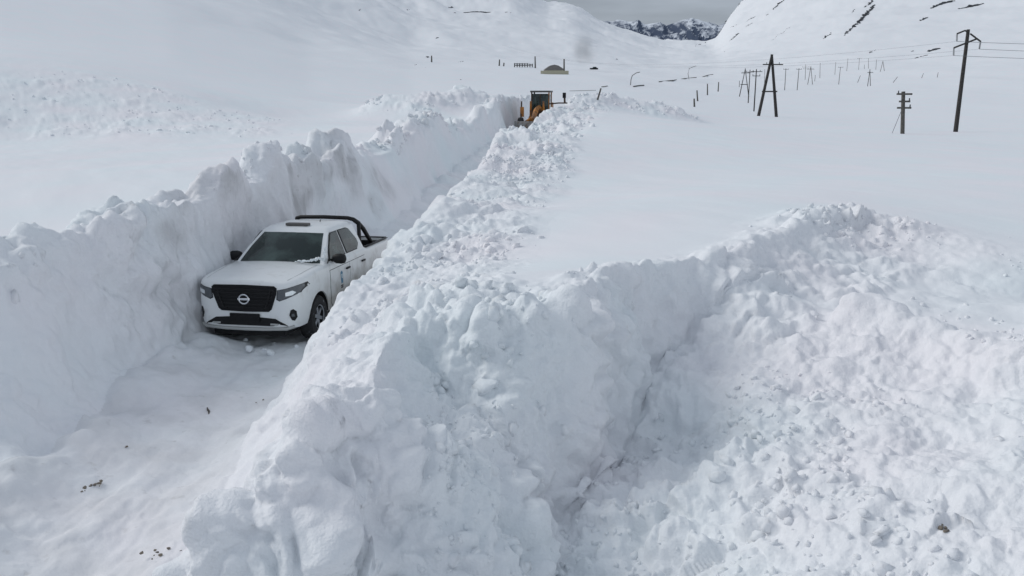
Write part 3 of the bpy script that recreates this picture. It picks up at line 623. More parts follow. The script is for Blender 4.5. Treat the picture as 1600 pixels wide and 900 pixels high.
TRK = dict(x=-4.39, y=13.23, yaw=-.15)
def build_truck():
    T = empty('pickup_truck', (TRK['x'], TRK['y'], TRK.get('z', 0.0)), TRK['yaw'], 'white double-cab pickup truck with black grille driving in the snow trench', 'pickup truck')
    T.rotation_euler = (-.035, 0, TRK['yaw'])
    ys = np.unique(np.concatenate([WY[:, 0], TZ[:, 0], BZ[:, 0], np.linspace(.1, 1.3, 13), np.linspace(1.3, 5.1, 20)]))
    b = MB(); secs = [body_section(y) for y in ys]; n = len(secs[0])
    b.add([(x, y, z) for y, sec in zip(ys, secs) for x, z in sec], [(i * n + j, i * n + (j + 1) % n, (i + 1) * n + (j + 1) % n, (i + 1) * n + j) for i in range(len(ys) - 1) for j in range(n)] + [tuple(range(n))[::-1], tuple(range((len(ys) - 1) * n, len(ys) * n))])
    body = b.build('body', M_PAINT, T, True)
    cut = []
    for sx in (-1, 1):
        for wy in (.93, 4.08):
            cut.append(MB().tube((sx * .55, wy, .40), (sx * 1.2, wy, .40), .435, n=40).build('cutter', M_DARK))
    cut.append(MB().box((0, 4.42, 1.12), (1.52, 1.40, .80)).build('cutter', M_DARK))
    for c in cut: c.parent = T
    bpy.context.view_layer.update(); evaluated_bool(body, cut)
    # greenhouse
    def gh(t):      # front y, rear y, half width
        return 1.27 + .80 * t - .05 * math.sin(math.pi * t), 3.60 - .14 * t, .865 - .205 * t
    g = MB(); layers = [0, .25, .5, .75, .92, .98, 1.0]; ring = []
    def ringpts(t, z, ins=0):
        yf, yr, hw = gh(t); hw -= ins; yf += ins * 1.2; yr -= ins; p = []
        for a in np.linspace(-1, 1, 17): p.append((a * hw * (.97 if abs(a) > .99 else 1), yf + .13 * abs(a) ** 2.4, z))
        for a in np.linspace(0, 1, 7)[1:]: p.append((hw, yf + .13 + (yr - .06 - yf - .13) * a, z))
        for a in np.linspace(1, -1, 9): p.append((a * hw * .97, yr - .05 * abs(a) ** 4, z))
        for a in np.linspace(1, 0, 7)[:-1]: p.append((-hw, yf + .13 + (yr - .06 - yf - .13) * a, z))
        return p
    rings = [ringpts(t, 1.20 + .53 * t) for t in layers[:4]] + [ringpts(.95, 1.20 + .53 * .95), ringpts(1, 1.755, .02), ringpts(1, 1.785, .075), ringpts(1, 1.80, .17), ringpts(1, 1.808, .36)]
    k = len(rings[0])
    g.add([p for r in rings for p in r], [(i * k + j, i * k + (j + 1) % k, (i + 1) * k + (j + 1) % k, (i + 1) * k + j) for i in range(len(rings) - 1) for j in range(k)] + [tuple(range((len(rings) - 1) * k, len(rings) * k)), tuple(range(k))[::-1]])
    cab = g.build('cab', M_PAINT, T, True)
    def ws(u, v, o):
        yf, yr, hw = gh(v); return (u * hw * .985, yf + .13 * abs(u) ** 2.4 - o, 1.20 + .53 * v + o * .5)
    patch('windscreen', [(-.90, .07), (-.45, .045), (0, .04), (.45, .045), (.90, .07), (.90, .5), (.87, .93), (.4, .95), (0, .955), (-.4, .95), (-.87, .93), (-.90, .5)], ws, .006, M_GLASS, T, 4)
    for sx in (-1, 1):
        for nm, poly in (('front_side_window', [(1.66, 1.265), (1.78, 1.40), (2.10, 1.655), (2.16, 1.685), (2.45, 1.69), (2.46, 1.27)]), ('rear_side_window', [(2.57, 1.27), (2.55, 1.69), (2.98, 1.685), (3.10, 1.65), (3.30, 1.44), (3.30, 1.36), (3.14, 1.27)])):
            # black surround then glass
            c0 = np.mean(poly, 0); big = [tuple(c0 + (np.array(p) - c0) * 1.075) for p in poly]
            fn = lambda u, v, o, sx=sx: (sx * (gh((v - 1.20) / .53)[2] + o), u, v + o * .3)
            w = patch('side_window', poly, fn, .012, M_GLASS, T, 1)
            patch('window_surround', big, fn, .006, M_BLACK, w, 1)
    # rear window
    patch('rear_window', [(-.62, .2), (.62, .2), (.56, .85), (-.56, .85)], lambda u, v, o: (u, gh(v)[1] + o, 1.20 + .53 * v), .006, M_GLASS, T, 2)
    # doors
    for sx in (-1, 1):
        fn = lambda u, v, o, sx=sx: (sx * (side_x(u, v) + o), u, v)
        for poly, hx in (([(1.50, .52), (1.46, .80), (1.50, 1.10), (2.50, 1.10), (2.50, .44), (1.60, .44)], 2.36), ([(2.515, .44), (2.515, 1.10), (3.40, 1.10), (3.44, .95), (3.30, .70), (3.12, .44)], 3.26)):
            d = patch('door', poly, fn, .006, M_PAINT, T, 5)
            c0 = np.mean(poly, 0); patch('door_seam', [tuple(c0 + (np.array(p) - c0) * 1.022) for p in poly], fn, .0025, M_BLACK, d, 5)
            h = MB().box((sx * (side_x(hx, 1.02) + .028), hx, 1.015), (.03, .19, .035)).build('handle', M_BLACK, d, bevel=.008)
        if sx > 0:
            q = patch('decal', [(1.99, .78), (2.07, .78), (2.085, .98), (2.03, 1.01), (1.975, .98)], fn, .010, M_BLUE, T, 1)
            patch('decal_emblem', [(2.01, .87), (2.05, .87), (2.06, .95), (2.0, .95)], fn, .012, M_PALE, q, 1)
            for zz_ in (.725, .69): patch('decal_lettering', [(1.98, zz_), (2.08, zz_), (2.08, zz_ + .022), (1.98, zz_ + .022)], fn, .010, M_BLACK, q, 1)
        # wheel arch liner, wheels
        for wy in (.93, 4.08):
            a = MB(); nn = 24; ri = .432
            for i in range(nn):
                t0, t1 = math.pi * i / nn, math.pi * (i + 1) / nn
                a.add([(sx * xx, wy + ri * math.cos(t), .40 + ri * math.sin(t)) for xx in (.57, .90) for t in (t0, t1)], [(0, 1, 3, 2)])
            a.box((sx * .575, wy, .60), (.02, .84, .5))
            a.build('wheel_arch', M_DARK, T)
            wh = MB().lathe([(-.125, .22), (-.13, .30), (-.12, .355), (-.085, .378), (0, .382), (.085, .378), (.12, .355), (.13, .30), (.125, .22)], 40).build('wheel', M_TYRE, T, True)
            wh.location = (sx * .785, wy, .382); 
            rm = MB().lathe([(-.10, .22), (.11, .225), (.12, .21), (.06, .19), (.04, .02)], 32)
            rm_o = rm.build('rim', M_DARK, wh, True)
            for kk in range(6):
                t = kk * math.pi / 3 + .2; R = Matrix.Rotation(t, 3, 'X')
                mb = MB().box((0, 0, 0), (.03, .062, .19), taper=1.0); mb.v = [tuple(R @ (Vector(p) + Vector((sx * .085, 0, .115)))) for p in mb.v]
                mb.build('spoke', M_RIM, rm_o, bevel=.008)
            MB().lathe([(.06, .0), (.10, .0), (.10, .045), (.06, .05)] if sx > 0 else [(-.06, .0), (-.10, .0), (-.10, .045), (-.06, .05)], 16).build('hub', M_RIM, rm_o, True)
            MB().lathe([(sx * .108, .226), (sx * .122, .216), (sx * .112, .196)], 32).build('rim_lip', M_RIM, rm_o, True)
        # mirror
        mb = MB(); mb.lathe([(-.12, .0), (-.115, .06), (-.06, .095), (.04, .10), (.10, .08), (.12, .03), (.12, 0)], 20); mb.v = [(x * 1.05, y * .75, z * .95) for x, y, z in mb.v]
        mi = mb.build('mirror', M_BLACK, T, True); mi.location = (sx * 1.0, 1.74, 1.285)
        MB().tube((-sx * .18, .02, -.04), (-sx * .05, 0, -.02), .03).build('mirror_arm', M_BLACK, mi)
        # lamps
        fr = lambda u, v, o, sx=sx: (sx * (u + o * .3), front_y(u, v) - o, v)
        lp = [(.578, 1.015), (.71, 1.042), (.84, 1.078), (.885, 1.085), (.893, 1.03), (.87, .955), (.72, .885), (.61, .845), (.56, .87)]
        hl = patch('headlight', lp, fr, .008, M_LAMP, T, 4)
        c0 = np.mean(lp, 0); patch('headlight_bezel', [tuple(c0 + (np.array(p) - c0) * 1.07) for p in lp], fr, .004, M_BLACK, hl, 4)
        patch('headlight_reflector', [(.70, .92), (.70, .98), (.80, 1.01), (.84, .975), (.80, .935)], fr, .012, M_LAMPW, hl, 2)
        fp = [(.742, .60), (.765, .685), (.80, .70), (.835, .66), (.84, .56), (.81, .50), (.775, .515)]
        fo = patch('fog_lamp', fp, fr, .006, M_BLACK, T, 3)
        patch('fog_lens', [(.775, .575), (.775, .615), (.81, .625), (.815, .575)], fr, .010, M_LAMP, fo, 1)
        patch('tail_lamp', [(.80, .82), (.87, .82), (.868, 1.12), (.80, 1.12)], lambda u, v, o, sx=sx: (sx * u, 5.25 + o - .12 * max(0, (u - .86)) * 10, v), .008, M_RED, T, 1)
        # sports bar
        MB().path([(sx * .70, 4.62, 1.18), (sx * .70, 4.45, 1.235), (sx * .68, 4.05, 1.55), (sx * .655, 3.80, 1.70), (sx * .60, 3.68, 1.78), (sx * .50, 3.63, 1.812), (0, 3.61, 1.825)], [.03, .042, .047, .048, .044, .04, .04], 10).build('sports_bar', M_BLACK, T, True)
        MB().path([(sx * .70, 3.72, 1.17), (sx * .69, 3.76, 1.45), (sx * .66, 3.82, 1.72)], .04, 8).build('bar_support', M_BLACK, T, True)
        # bed rail cap
        MB().box((sx * .825, 4.42, 1.219), (.075, 1.50, .018)).build('bed_rail_cap', M_BLACK, T, bevel=.008)
        MB().path([(sx * .885, 1.45, 1.245), (sx * .84, 1.62, 1.30)], .012, 6).build('pillar_trim', M_BLACK, T)
        # wipers
    for x0, x1 in ((-.62, .0), (.05, .62)):
        MB().path([(x0, gh(.06)[0] + .13 * abs(x0 / .86) ** 2.4 - .03, 1.245), ((x0 + x1) / 2, gh(.03)[0] - .025, 1.228), (x1, gh(.05)[0] + .13 * abs(x1 / .86) ** 2.4 - .03, 1.235)], .012, 6).build('wiper', M_BLACK, T)
    # face
    ff = lambda u, v, o: (u, front_y(u, v) - o, v)
    gp = [(-.52, 1.085), (0, 1.095), (.52, 1.085), (.565, 1.05), (.552, .95), (.46, .695), (.41, .655), (0, .645), (-.41, .655), (-.46, .695), (-.552, .95), (-.565, 1.05)]
    gr = patch('grille', gp, ff, .012, M_BLANK, T, 5)
    for zz_ in (.72, .78, .84, .90, .96, 1.02):
        hw = .40 + (zz_ - .66) * .36
        MB().box((0, -.016, zz_), (hw * 2, .012, .02)).build('grille_slat', M_BLACK, gr)
    for sx in (-1, 1): MB().path([(sx * .46, -.02, 1.02), (sx * .44, -.022, .93), (sx * .36, -.024, .715), (sx * .30, -.024, .70)], .012, 6).build('grille_trim', M_BLACK, gr)
    em = MB(); nn = 28
    for i in range(nn):
        t0, t1 = 2 * math.pi * i / nn, 2 * math.pi * (i + 1) / nn
        if min(abs(math.sin(t0)), abs(math.sin(t1))) < .2 and False: continue
        em.tube((.083 * math.cos(t0), -.036, .86 + .076 * math.sin(t0)), (.083 * math.cos(t1), -.036, .86 + .076 * math.sin(t1)), .0125, n=6)
    e = em.build('emblem', M_CHROME, gr, True)
    MB().box((0, -.036, .86), (.215, .012, .036)).build('emblem_bar', M_CHROME, gr, bevel=.004)
    patch('lower_intake', [(-.72, .415), (-.68, .45), (-.52, .54), (-.30, .555), (.30, .555), (.52, .54), (.68, .45), (.72, .415)], ff, .006, M_BLACK, T, 4)
    MB().box((0, -.03, .555), (.52, .02, .13)).build('number_plate', M_BLANK, T, bevel=.004)
    for sx in (-1, 1): MB().box((sx * .50, -.02, .45), (.13, .02, .03)).build('intake_trim', M_SILVER, T, bevel=.004)
    MB().path([(-.80, .10, .40), (-.70, .015, .375), (-.35, -.03, .365), (0, -.035, .362), (.35, -.03, .365), (.70, .015, .375), (.80, .10, .40)], .028, 8).build('skid_bar', M_SILVER, T, True)
    MB().box((0, .45, .29), (1.25, .7, .14)).build('skid_plate', M_DARK, T, bevel=.02)
    MB().box((0, 2.6, .34), (1.1, 4.0, .14)).build('chassis', M_DARK, T)
    for wy in (.93, 4.08): MB().tube((-.7, wy, .38), (.7, wy, .38), .05).build('axle', M_DARK, T)
    # roof lamp bar, antenna, bed liner, tailgate
    rb = MB().box((0, 2.30, 1.826), (.44, .15, .05)).build('roof_light_bar', mat('roof_bar_grey', (.10, .095, .09), .5), T, bevel=.015)
    MB().tube((.18, 2.95, 1.80), (.18, 2.97, 1.85), .012, .006).build('antenna', M_BLACK, T)
    bl = MB()
    for (c, d) in (((0, 4.42, .735), (1.515, 1.395, .02)), ((-.752, 4.42, .95), (.012, 1.395, .42)), ((.752, 4.42, .95), (.012, 1.395, .42)), ((0, 3.728, .95), (1.49, .012, .42)), ((0, 5.112, .95), (1.49, .012, .42))): bl.box(c, d)
    bl.build('bed_liner', M_BLACK, T)
    tg = MB().box((0, 5.252, .88), (1.50, .03, .50)).build('tailgate', M_PAINT, T, bevel=.01)
    MB().box((0, 5.20, 1.218), (1.60, .11, .03)).build('tailgate_cap', M_BLACK, tg, bevel=.01)
    MB().box((0, 5.275, 1.02), (.22, .02, .06)).build('handle', M_BLACK, tg, bevel=.006)
    MB().box((0, 5.30, .50), (1.62, .12, .12)).build('rear_bumper', M_BLACK, T, bevel=.03)
    for sx in (-1, 1): MB().path([(sx * .70, .12, 1.166), (sx * .745, .5, 1.20), (sx * .77, 1.0, 1.24), (sx * .78, 1.2, 1.244)], .003, 5).build('bonnet_seam', M_SILVER, T)
    return T
TRUCK = build_truck()

# snow caught on and under the pickup
def lump_object(name, pts, label, cat, parent=None, var=VAR, dirt_shade=0.):
    VV, FF = [], []; k = 0; rg = np.random.default_rng(len(pts) * 7 + 3)
    for (c, s) in pts:
        v, f = var[rg.integers(len(var))]; q = v @ rot_rand(rg).T * np.array(s) + np.array(c); VV.append(q); FF.append(f + k); k += len(v)
    me = bpy.data.meshes.new(name); me.from_pydata(np.concatenate(VV).tolist(), [], np.concatenate(FF).tolist())
    for nm, val in (('rough', .8), ('dirt_shade', dirt_shade)):
        a = me.attributes.new(nm, 'FLOAT', 'POINT'); a.data.foreach_set('value', np.full(len(me.vertices), val, np.float32))
    o = link(name, me, M_SNOW, parent, True); o['kind'] = 'stuff'
    if label: tag(o, label, cat)
    return o
def trk(x, y, z):
    c, s = math.cos(TRK['yaw']), math.sin(TRK['yaw']); return (TRK['x'] + c * x - s * y, TRK['y'] + s * x + c * y, z)
rg = np.random.default_rng(5)
lump_object('snow_patch', [(trk(.42 + .44 * t + rg.normal() * .01, 1.25 + .10 * t * t + rg.normal() * .02, 1.262 + .05 * t * t + rg.normal() * .006), (.04, .032, .014 + .022 * t)) for t in np.linspace(0, 1, 16)] + [(trk(.84, 1.42 + .10 * t, 1.28 + .17 * t), (.03, .035, .045)) for t in np.linspace(0, 1, 6)], 'strip of snow lying along the base of the pickup windscreen', 'snow')
lump_object('snow_chunks', [(trk(rg.uniform(-.75, .8), rg.uniform(-.3, .35), rg.uniform(.0, .05)), rg.uniform(.03, .09)) for _ in range(9)], 'broken snow chunks packed beneath the front bumper of the pickup', 'snow', dirt_shade=.05)
lump_object('snow_chunks', [(trk(rg.uniform(-1.3, -.9), rg.uniform(-.5, 1.2), rg.uniform(.0, .12)), rg.uniform(.05, .18)) for _ in range(26)], 'snow chunks between the pickup front wheel and the left wall', 'snow', dirt_shade=.15)

# litter on the road
M_EARTH = mat('earth', (.16, .14, .12), .9, noise=(20, (.22, .19, .15), .4, .6))
M_WOOD = mat('weathered_wood', (.055, .047, .042), .85, noise=(9, (.12, .10, .085), .4, .7))
def clod(px, py, n, spread, size, label, cat='clod', name='earth_clod', z=0.0):
    c = at_z(px, py, z); rr_ = np.random.default_rng(int(px)); VV, FF = [], []; k = 0
    zc = surf_z(c[0], c[1])
    for i in range(n):
        v, f = VAR1[i % 14]; q = v @ rot_rand(rr_).T * size * rr_.uniform(.4, 1.2) * np.array([1, 1, .6])
        u = rr_.normal(size=2) * spread; q = q + np.array([c[0] + u[0] + u[1] * .3, c[1] + u[1] * 1.6, zc + .01]); VV.append(q); FF.append(f + k); k += len(v)
    me = bpy.data.meshes.new(name); me.from_pydata(np.concatenate(VV).tolist(), [], np.concatenate(FF).tolist())
    o = link(name, me, M_EARTH, None, True); o['kind'] = 'stuff'; return tag(o, label, cat)
clod(145, 765, 12, .045, .028, 'crumbled brown earth clod on the road at lower left')
clod(198, 709, 3, .02, .02, 'small dark earth crumb on the road, farther than the brown clod')
clod(405, 629, 2, .02, .018, 'tiny dark crumb on the road near the right bank')
clod(258, 880, 8, .09, .028, 'brown earth stain of clods at the foot of the near bank')
def stick(px, py, L_, ang, label, z=0.0):
    c = at_z(px, py, z); zc = surf_z(c[0], c[1]) + .01; d = Vector((math.cos(ang), math.sin(ang), .05)) * L_ / 2; c = Vector((c[0], c[1], zc))
    tag(MB().path([c - d, c - d * .2 + Vector((0, .02, .01)), c + d * .3, c + d], [.008, .014, .014, .006], 6).build('stick', M_WOOD, None, True), label, 'stick')
clod(1468, 874, 6, .04, .026, 'brown stain of earth crumbs in the bottom right snow', z=.85)
stick(325, 640, .26, 2.0, 'short dark stick lying on the road in front of the pickup')

# ------------------------------------------------------------------ motor grader
M_YEL = mat('grader_yellow', (.48, .19, .03), .6, noise=(2.5, (.10, .05, .03), .4, .65))
M_GRIME = mat('grader_frame_dark', (.06, .035, .02), .7)
M_STEEL = mat('worn_steel', (.22, .22, .22), .5, .5, noise=(4, (.12, .08, .05), .45, .7))
def build_grader():
    bx_, by_ = 1.65, 65.2
    G = empty('motor_grader', (bx_, by_, float(trench_f(by_)) + .03), -.18, 'yellow motor grader with plough clearing the far end of the snow trench', 'grader')
    # local: y back from front axle (0) to rear
    wheels = [(s, y) for s in (-1, 1) for y in (0, 5.2, 6.7)]
    for s, y in wheels:
        w = MB().lathe([(-.2, .3), (-.21, .5), (-.17, .64), (0, .68), (.17, .64), (.21, .5), (.2, .3)], 24).build('wheel', M_TYRE, G, True); w.location = (s * 1.0, y, .68)
        MB().lathe([(-.14, .31), (.16, .31), (.12, .26), (.06, .05), (.06, 0)] if s > 0 else [(.14, .31), (-.16, .31), (-.12, .26), (-.06, .05), (-.06, 0)], 20).build('rim', M_YEL, w, True)
    MB().tube((-1, 0, .72), (1, 0, .72), .12).build('front_axle', M_YEL, G)
    MB().path([(0, -.5, 1.15), (0, .2, 1.35), (0, 1.5, 1.95), (0, 3.0, 2.05), (0, 4.2, 1.55)], [.2, .22, .2, .2, .26], 4).build('nose_frame', M_YEL, G)
    MB().box((0, 5.7, 1.25), (.9, 3.6, .5)).build('rear_frame', M_GRIME, G, bevel=.04)
    MB().box((0, 6.2, 1.95), (1.15, 2.3, .95)).build('engine_hood', M_YEL, G, bevel=.08)
    MB().tube((.3, 5.7, 2.4), (.3, 5.7, 3.1), .06).build('exhaust_pipe', M_GRIME, G)
    # cab
    cab = MB().box((0, 4.2, 1.62), (1.5, 1.5, .5)).build('cab_base', M_GRIME, G, bevel=.03)
    for sx in (-1, 1):
        for sy in (3.5, 4.9): MB().box((sx * .70, sy, 2.55), (.10, .10, 1.45)).build('cab_pillar', M_GRIME if sx < 0 else M_YEL, G)
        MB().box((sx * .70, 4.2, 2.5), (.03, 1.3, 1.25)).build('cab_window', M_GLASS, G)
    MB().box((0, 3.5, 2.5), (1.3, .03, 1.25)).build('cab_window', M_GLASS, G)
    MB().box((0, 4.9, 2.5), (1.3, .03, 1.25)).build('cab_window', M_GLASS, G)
    MB().box((0, 3.47, 2.5), (.06, .05, 1.25)).build('window_bar', M_GRIME, G)
    MB().box((0, 4.2, 3.30), (1.64, 1.64, .14)).build('cab_roof', mat('cab_roof_grey', (.10, .10, .095), .6), G, bevel=.04)
    # mouldboard and circle
    MB().lathe([(.0, .75), (.1, .75), (.1, .6), (0, .6), (0, .75)], 28, 'Z', (0, 2.0, 1.0)).build('blade_circle', M_GRIME, G)
    bl = MB(); R = Matrix.Rotation(.45, 3, 'Z'); prof = [(.0, .25), (.14, .3), (.18, .55), (.10, .8), (-.02, .92), (-.05, .9), (.05, .8), (.12, .55), (.08, .33), (-.02, .27)]
    n = len(prof); bl.add([R @ Vector((x, y, z)) + Vector((0, 2.0, 0)) for x in (-1.55, 1.55) for y, z in prof], [(i, (i + 1) % n, n + (i + 1) % n, n + i) for i in range(n)] + [tuple(range(n)), tuple(range(n, 2 * n))])
    bl.build('mouldboard', M_STEEL, G)
    for sx in (-1, 1):
        MB().tube((sx * .55, 1.9, 1.15), (sx * .50, 1.75, 2.55), .075).build('lift_cylinder', M_YEL, G)
        MB().path([(sx * .15, -.3, 1.3), (sx * .55, -.75, 1.0), (sx * .6, -.9, .6)], .09, 6).build('plough_arm', M_YEL, G)
    MB().box((-.95, .35, 1.75), (.26, .35, .75)).build('side_lamp_box', M_YEL, G, bevel=.04)
    MB().tube((-1.0, .2, 1.2), (-.98, .3, 2.55), .06).build('side_post', M_GRIME, G)
    # front plough
    pl = MB(); prof = [(.0, .0), (-.16, .08), (-.22, .5), (-.10, .9), (.05, 1.08), (.09, 1.05), (-.03, .85), (-.14, .5), (-.09, .12), (.05, .03)]; n = len(prof)
    pl.add([Vector((x, y - 1.1 + abs(x) * .25, z)) for x in (-1.35, -.6, 0, .6, 1.35) for y, z in prof], [(k * n + i, k * n + (i + 1) % n, (k + 1) * n + (i + 1) % n, (k + 1) * n + i) for k in range(4) for i in range(n)] + [tuple(range(n)), tuple(range(4 * n, 5 * n))])
    pl.build('plough', M_STEEL, G, True)
    # wing support reaching over the bank
    arm = MB().path([(.6, 3.6, 2.32), (1.5, 3.5, 2.40), (2.2, 3.4, 2.40)], .06, 6).build('wing_arm', M_GRIME, G)
    MB().tube((2.0, 3.4, 2.35), (1.95, 3.4, 3.15), .08).build('wing_post', M_GRIME, G); MB().box((1.95, 3.4, 3.0), (.26, .22, .42)).build('wing_lamp', M_BLACK, G, bevel=.03)
    return G
build_grader()

# ------------------------------------------------------------------ poles
M_POLE = mat('creosoted_wood', (.030, .027, .026), .85, noise=(6, (.06, .055, .05), .4, .7))
M_POLE2 = mat('grey_wood', (.085, .08, .072), .85, noise=(6, (.14, .13, .115), .4, .7))
M_INS = mat('insulator', (.05, .06, .06), .3)
M_WIRE = mat('wire', (.16, .165, .175), .5, .6)
def arm_with_pins(T, c, w, axis, m, up=True, sec=.09, npin=2):
    """crossarm with pin insulators, c local to T"""
    a = Vector(axis).normalized(); ang = math.atan2(a.y, a.x)
    ar = MB().box(c, (w, sec, sec), ang).build('crossarm', m, T)
    for i in range(npin):
        t = (-.5 + (i + .5) / npin) * .94 * w if npin > 2 else (-.46 + .92 * i) * w
        p = Vector(c) + a * t
        MB().tube(p + Vector((0, 0, sec / 2)), p + Vector((0, 0, sec / 2 + .22)), .05, .035, 8).build('insulator', M_INS, ar)
    return ar
def pole(name, b, t, label, r0=None, m=M_POLE, arms=(), cat='utility pole', group=None, sink=.6):
    B = hit(*b); Tp = top_at(B, *t); T = empty(name, B, 0, label, cat, group); v = Tp - B; h = v.z
    if r0 is None: r0 = max(.09, .016 * h)
    MB().tube(-v.normalized() * sink, v, r0, r0 * .72, 10).build('post', m, T)
    for (f, w, npin) in arms:
        c = v * f; c.y -= r0 + .05; arm_with_pins(T, c, w, (1, .12, 0), m, npin=npin)
    return T, B, v
def a_frame(name, l, r_, top, label, arm=None, brace=None, m=M_POLE, group=None, rad=None):
    B = hit((l[0] + r_[0]) / 2, (l[1] + r_[1]) / 2); La, Ra, Ap = top_at(B, *l), top_at(B, *r_), top_at(B, *top)
    T = empty(name, B, 0, label, 'utility pole', group); h = (Ap - B).z; rr_ = rad or max(.10, .013 * h)
    for q in (La, Ra):
        d = (Ap - q); q2 = q - d.normalized() * .7; e = Ap + d.normalized() * .15
        MB().tube(q2 - B, e - B, rr_, rr_ * .75, 10).build('leg', m, T)
    if arm:
        c = top_at(B, (arm[0] + arm[1]) / 2, arm[2]) - B; w = (arm[1] - arm[0]) / FPX * B.y / CP * .98
        c.y -= rr_ * 1.6; arm_with_pins(T, c, w, (1, .1, 0), m, npin=3, sec=.13)
    if brace:
        c = top_at(B, (brace[0] + brace[1]) / 2, brace[2]) - B; w = (brace[1] - brace[0]) / FPX * B.y; c.y -= rr_ * 1.3
        MB().box(c, (w, .14, .16)).build('brace', m, T)
    return T, B, Ap - B
# the tall pole with hanging insulators
B = hit(1493, 206); T = empty('power_pole', B, 0, 'tallest leaning black power pole with three hanging insulators at right', 'utility pole')
tp = top_at(B, 1513, 46) - B
MB().tube(-tp.normalized() * .8, tp, .20, .14, 12).build('post', M_POLE, T)
at_p = lambda px, py: top_at(B, px, py) - B
HANG = []
for nm, a, b, e in (('upper_arm', (1512, 49), (1493.5, 53), (1493, 65)), ('upper_arm', (1514, 53), (1530, 65), (1528, 77)), ('lower_arm', (1524, 61), (1488.5, 75), (1488, 87))):
    p, q, s_ = at_p(*a), at_p(*b), at_p(*e); p.y -= .22; q.y -= .22; s_.y -= .22
    if nm == 'upper_arm' and a[0] < 1514:
        ar = MB().path([at_p(1512, 50), at_p(1506, 48) + Vector((0, -.2, 0)), q], .075, 6).build(nm, M_POLE, T)
    else: ar = MB().tube(p, q, .075).build(nm, M_POLE, T)
    ins = MB(); L_ = (s_ - q).length
    for k in range(9): z0 = q + (s_ - q) * (k / 9); ins.tube(z0, q + (s_ - q) * ((k + .7) / 9), .085, .05, 8)
    ins.build('insulator_string', M_INS, ar); HANG.append(B + s_)
TALL = (B, HANG)
# telegraph pole with three crossarms and a guy wire
B = hit(1411, 209); T = empty('telegraph_pole', B, 0, 'half-buried grey telegraph pole with three short crossarms', 'utility pole')
tp = top_at(B, 1411.5, 143) - B; MB().tube((0, 0, -.6), tp, .17, .15, 10).build('post', M_POLE2, T)
for (x0, x1, yy, pins) in ((1400, 1423, 147, (1402,)), (1403.5, 1420, 158.5, (1419,)), (1400.5, 1421.5, 168.5, (1420,))):
    c = (top_at(B, (x0 + x1) / 2, yy) - B); c.y -= .20
    ar = MB().box(c, ((x1 - x0) / FPX * B.y, .14, .15)).build('crossarm', M_POLE2, T)
    for pp in pins:
        q = top_at(B, pp, yy) - B; q.y -= .2; MB().tube(q, q + Vector((0, 0, .28)), .06, .045, 8).build('insulator', M_INS, ar)
MB().tube(top_at(B, 1408, 174) - B, top_at(B, 1394, 208) - B, .018, n=6).build('guy_wire', M_WIRE, T)
# near A-frame and the line of poles running off up the valley
a_frame('a_frame_pole', (1185, 182), (1213, 182), (1206, 87), 'largest dark A-frame pole with crossarm and low brace', (1191, 1222, 101), (1190, 1213, 143), rad=.20)
a_frame('a_frame_pole', (1155.5, 150), (1170, 152), (1164.5, 108), 'smaller A-frame pole left of the largest A-frame, farthest left of the line', (1158, 1172, 114), (1157, 1168, 132), M_POLE)
GRP = 'poles of the power line running up the valley'
pole('utility_pole', (1169, 161), (1172, 109), 'slim pole standing just right of the small A-frame', arms=((.93, 1.6, 2),))
pole('utility_pole', (1178, 174), (1182, 108), 'tall single pole immediately left of the largest A-frame', arms=((.94, 1.8, 3), (.84, 1.2, 2)))
pole('utility_pole', (1194.5, 131), (1195, 108), 'faint far pole seen between the legs of the largest A-frame', m=M_POLE2)
for b, t, lab, arms in [((1226, 141), (1228, 107), 'first plain pole right of the largest A-frame', ((.96, 1.5, 2),)), ((1245.5, 141), (1248.5, 106.6), 'second plain pole right of the largest A-frame', ((.95, 1.5, 2),)),
                        ((1258, 124.5), (1259, 100.4), 'dark pole with a crossarm just left of the middle A-frame', ((.82, 3.0, 2), (.7, 2., 2))), ((1273, 127), (1274, 117), 'stub pole just right of the middle A-frame', ()),
                        ((1281, 122), (1281.6, 98), 'thin far pole, third plain pole right of the middle A-frame stub', ()), ((1155, 136), (1155.6, 126), 'stub post beyond the small left A-frame', ()),
                        ((1304.4, 116.7), (1306, 96.7), 'faint far pole left of the nearer pole under the mountain', ()), ((1310.4, 132), (1313.3, 104.4), 'nearer plain pole, leaning right, below the mountain slope', ((.97, 1.8, 2),)),
                        ((1323, 111), (1325, 91), 'far pole third from the right end of the tall far row', ()), ((1341.5, 109), (1343, 90.7), 'far dark pole in the middle of the tall far row', ((.94, 2.2, 2),)),
                        ((1350.4, 107.8), (1350.7, 101), 'short stub in the middle of the far row', ()), ((1357, 107), (1357, 91), 'pale far pole above the small twin-leg pole', ()),
                        ((1368.4, 109), (1369.6, 93), 'last single pole of the far row before the far A-frame', ()), ((1340, 129), (1344.4, 118), 'small leaning post left of the small twin-leg pole', ()),
                        ((1395.5, 129), (1402.6, 120), 'small strongly leaning post above the telegraph pole', ()), ((1440, 122), (1443, 114.4), 'tiny far post between telegraph pole and tall power pole', ()),
                        ((1464.4, 121), (1466, 113), 'tiny far post nearest the tall power pole on its left', ())]:
    pole('utility_pole', b, t, lab, m=M_POLE2 if b[1] < 125 else M_POLE, arms=arms, r0=None)
a_frame('a_frame_pole', (1262, 132), (1269.5, 132), (1267, 104), 'middle distance A-frame pole among plain poles', (1261, 1272, 108), None, M_POLE2)
a_frame('a_frame_pole', (1375.6, 111), (1382, 112), (1379.6, 95.6), 'farthest pale A-frame at the right end of the far row', None, None, M_POLE2)
a_frame('a_frame_pole', (1355.6, 134.5), (1360, 134.5), (1359.3, 109), 'small narrow twin-leg pole with crossarm in front of the far row', (1355, 1364, 113.5), None, M_POLE)
GP2 = 'marker posts along the buried road'
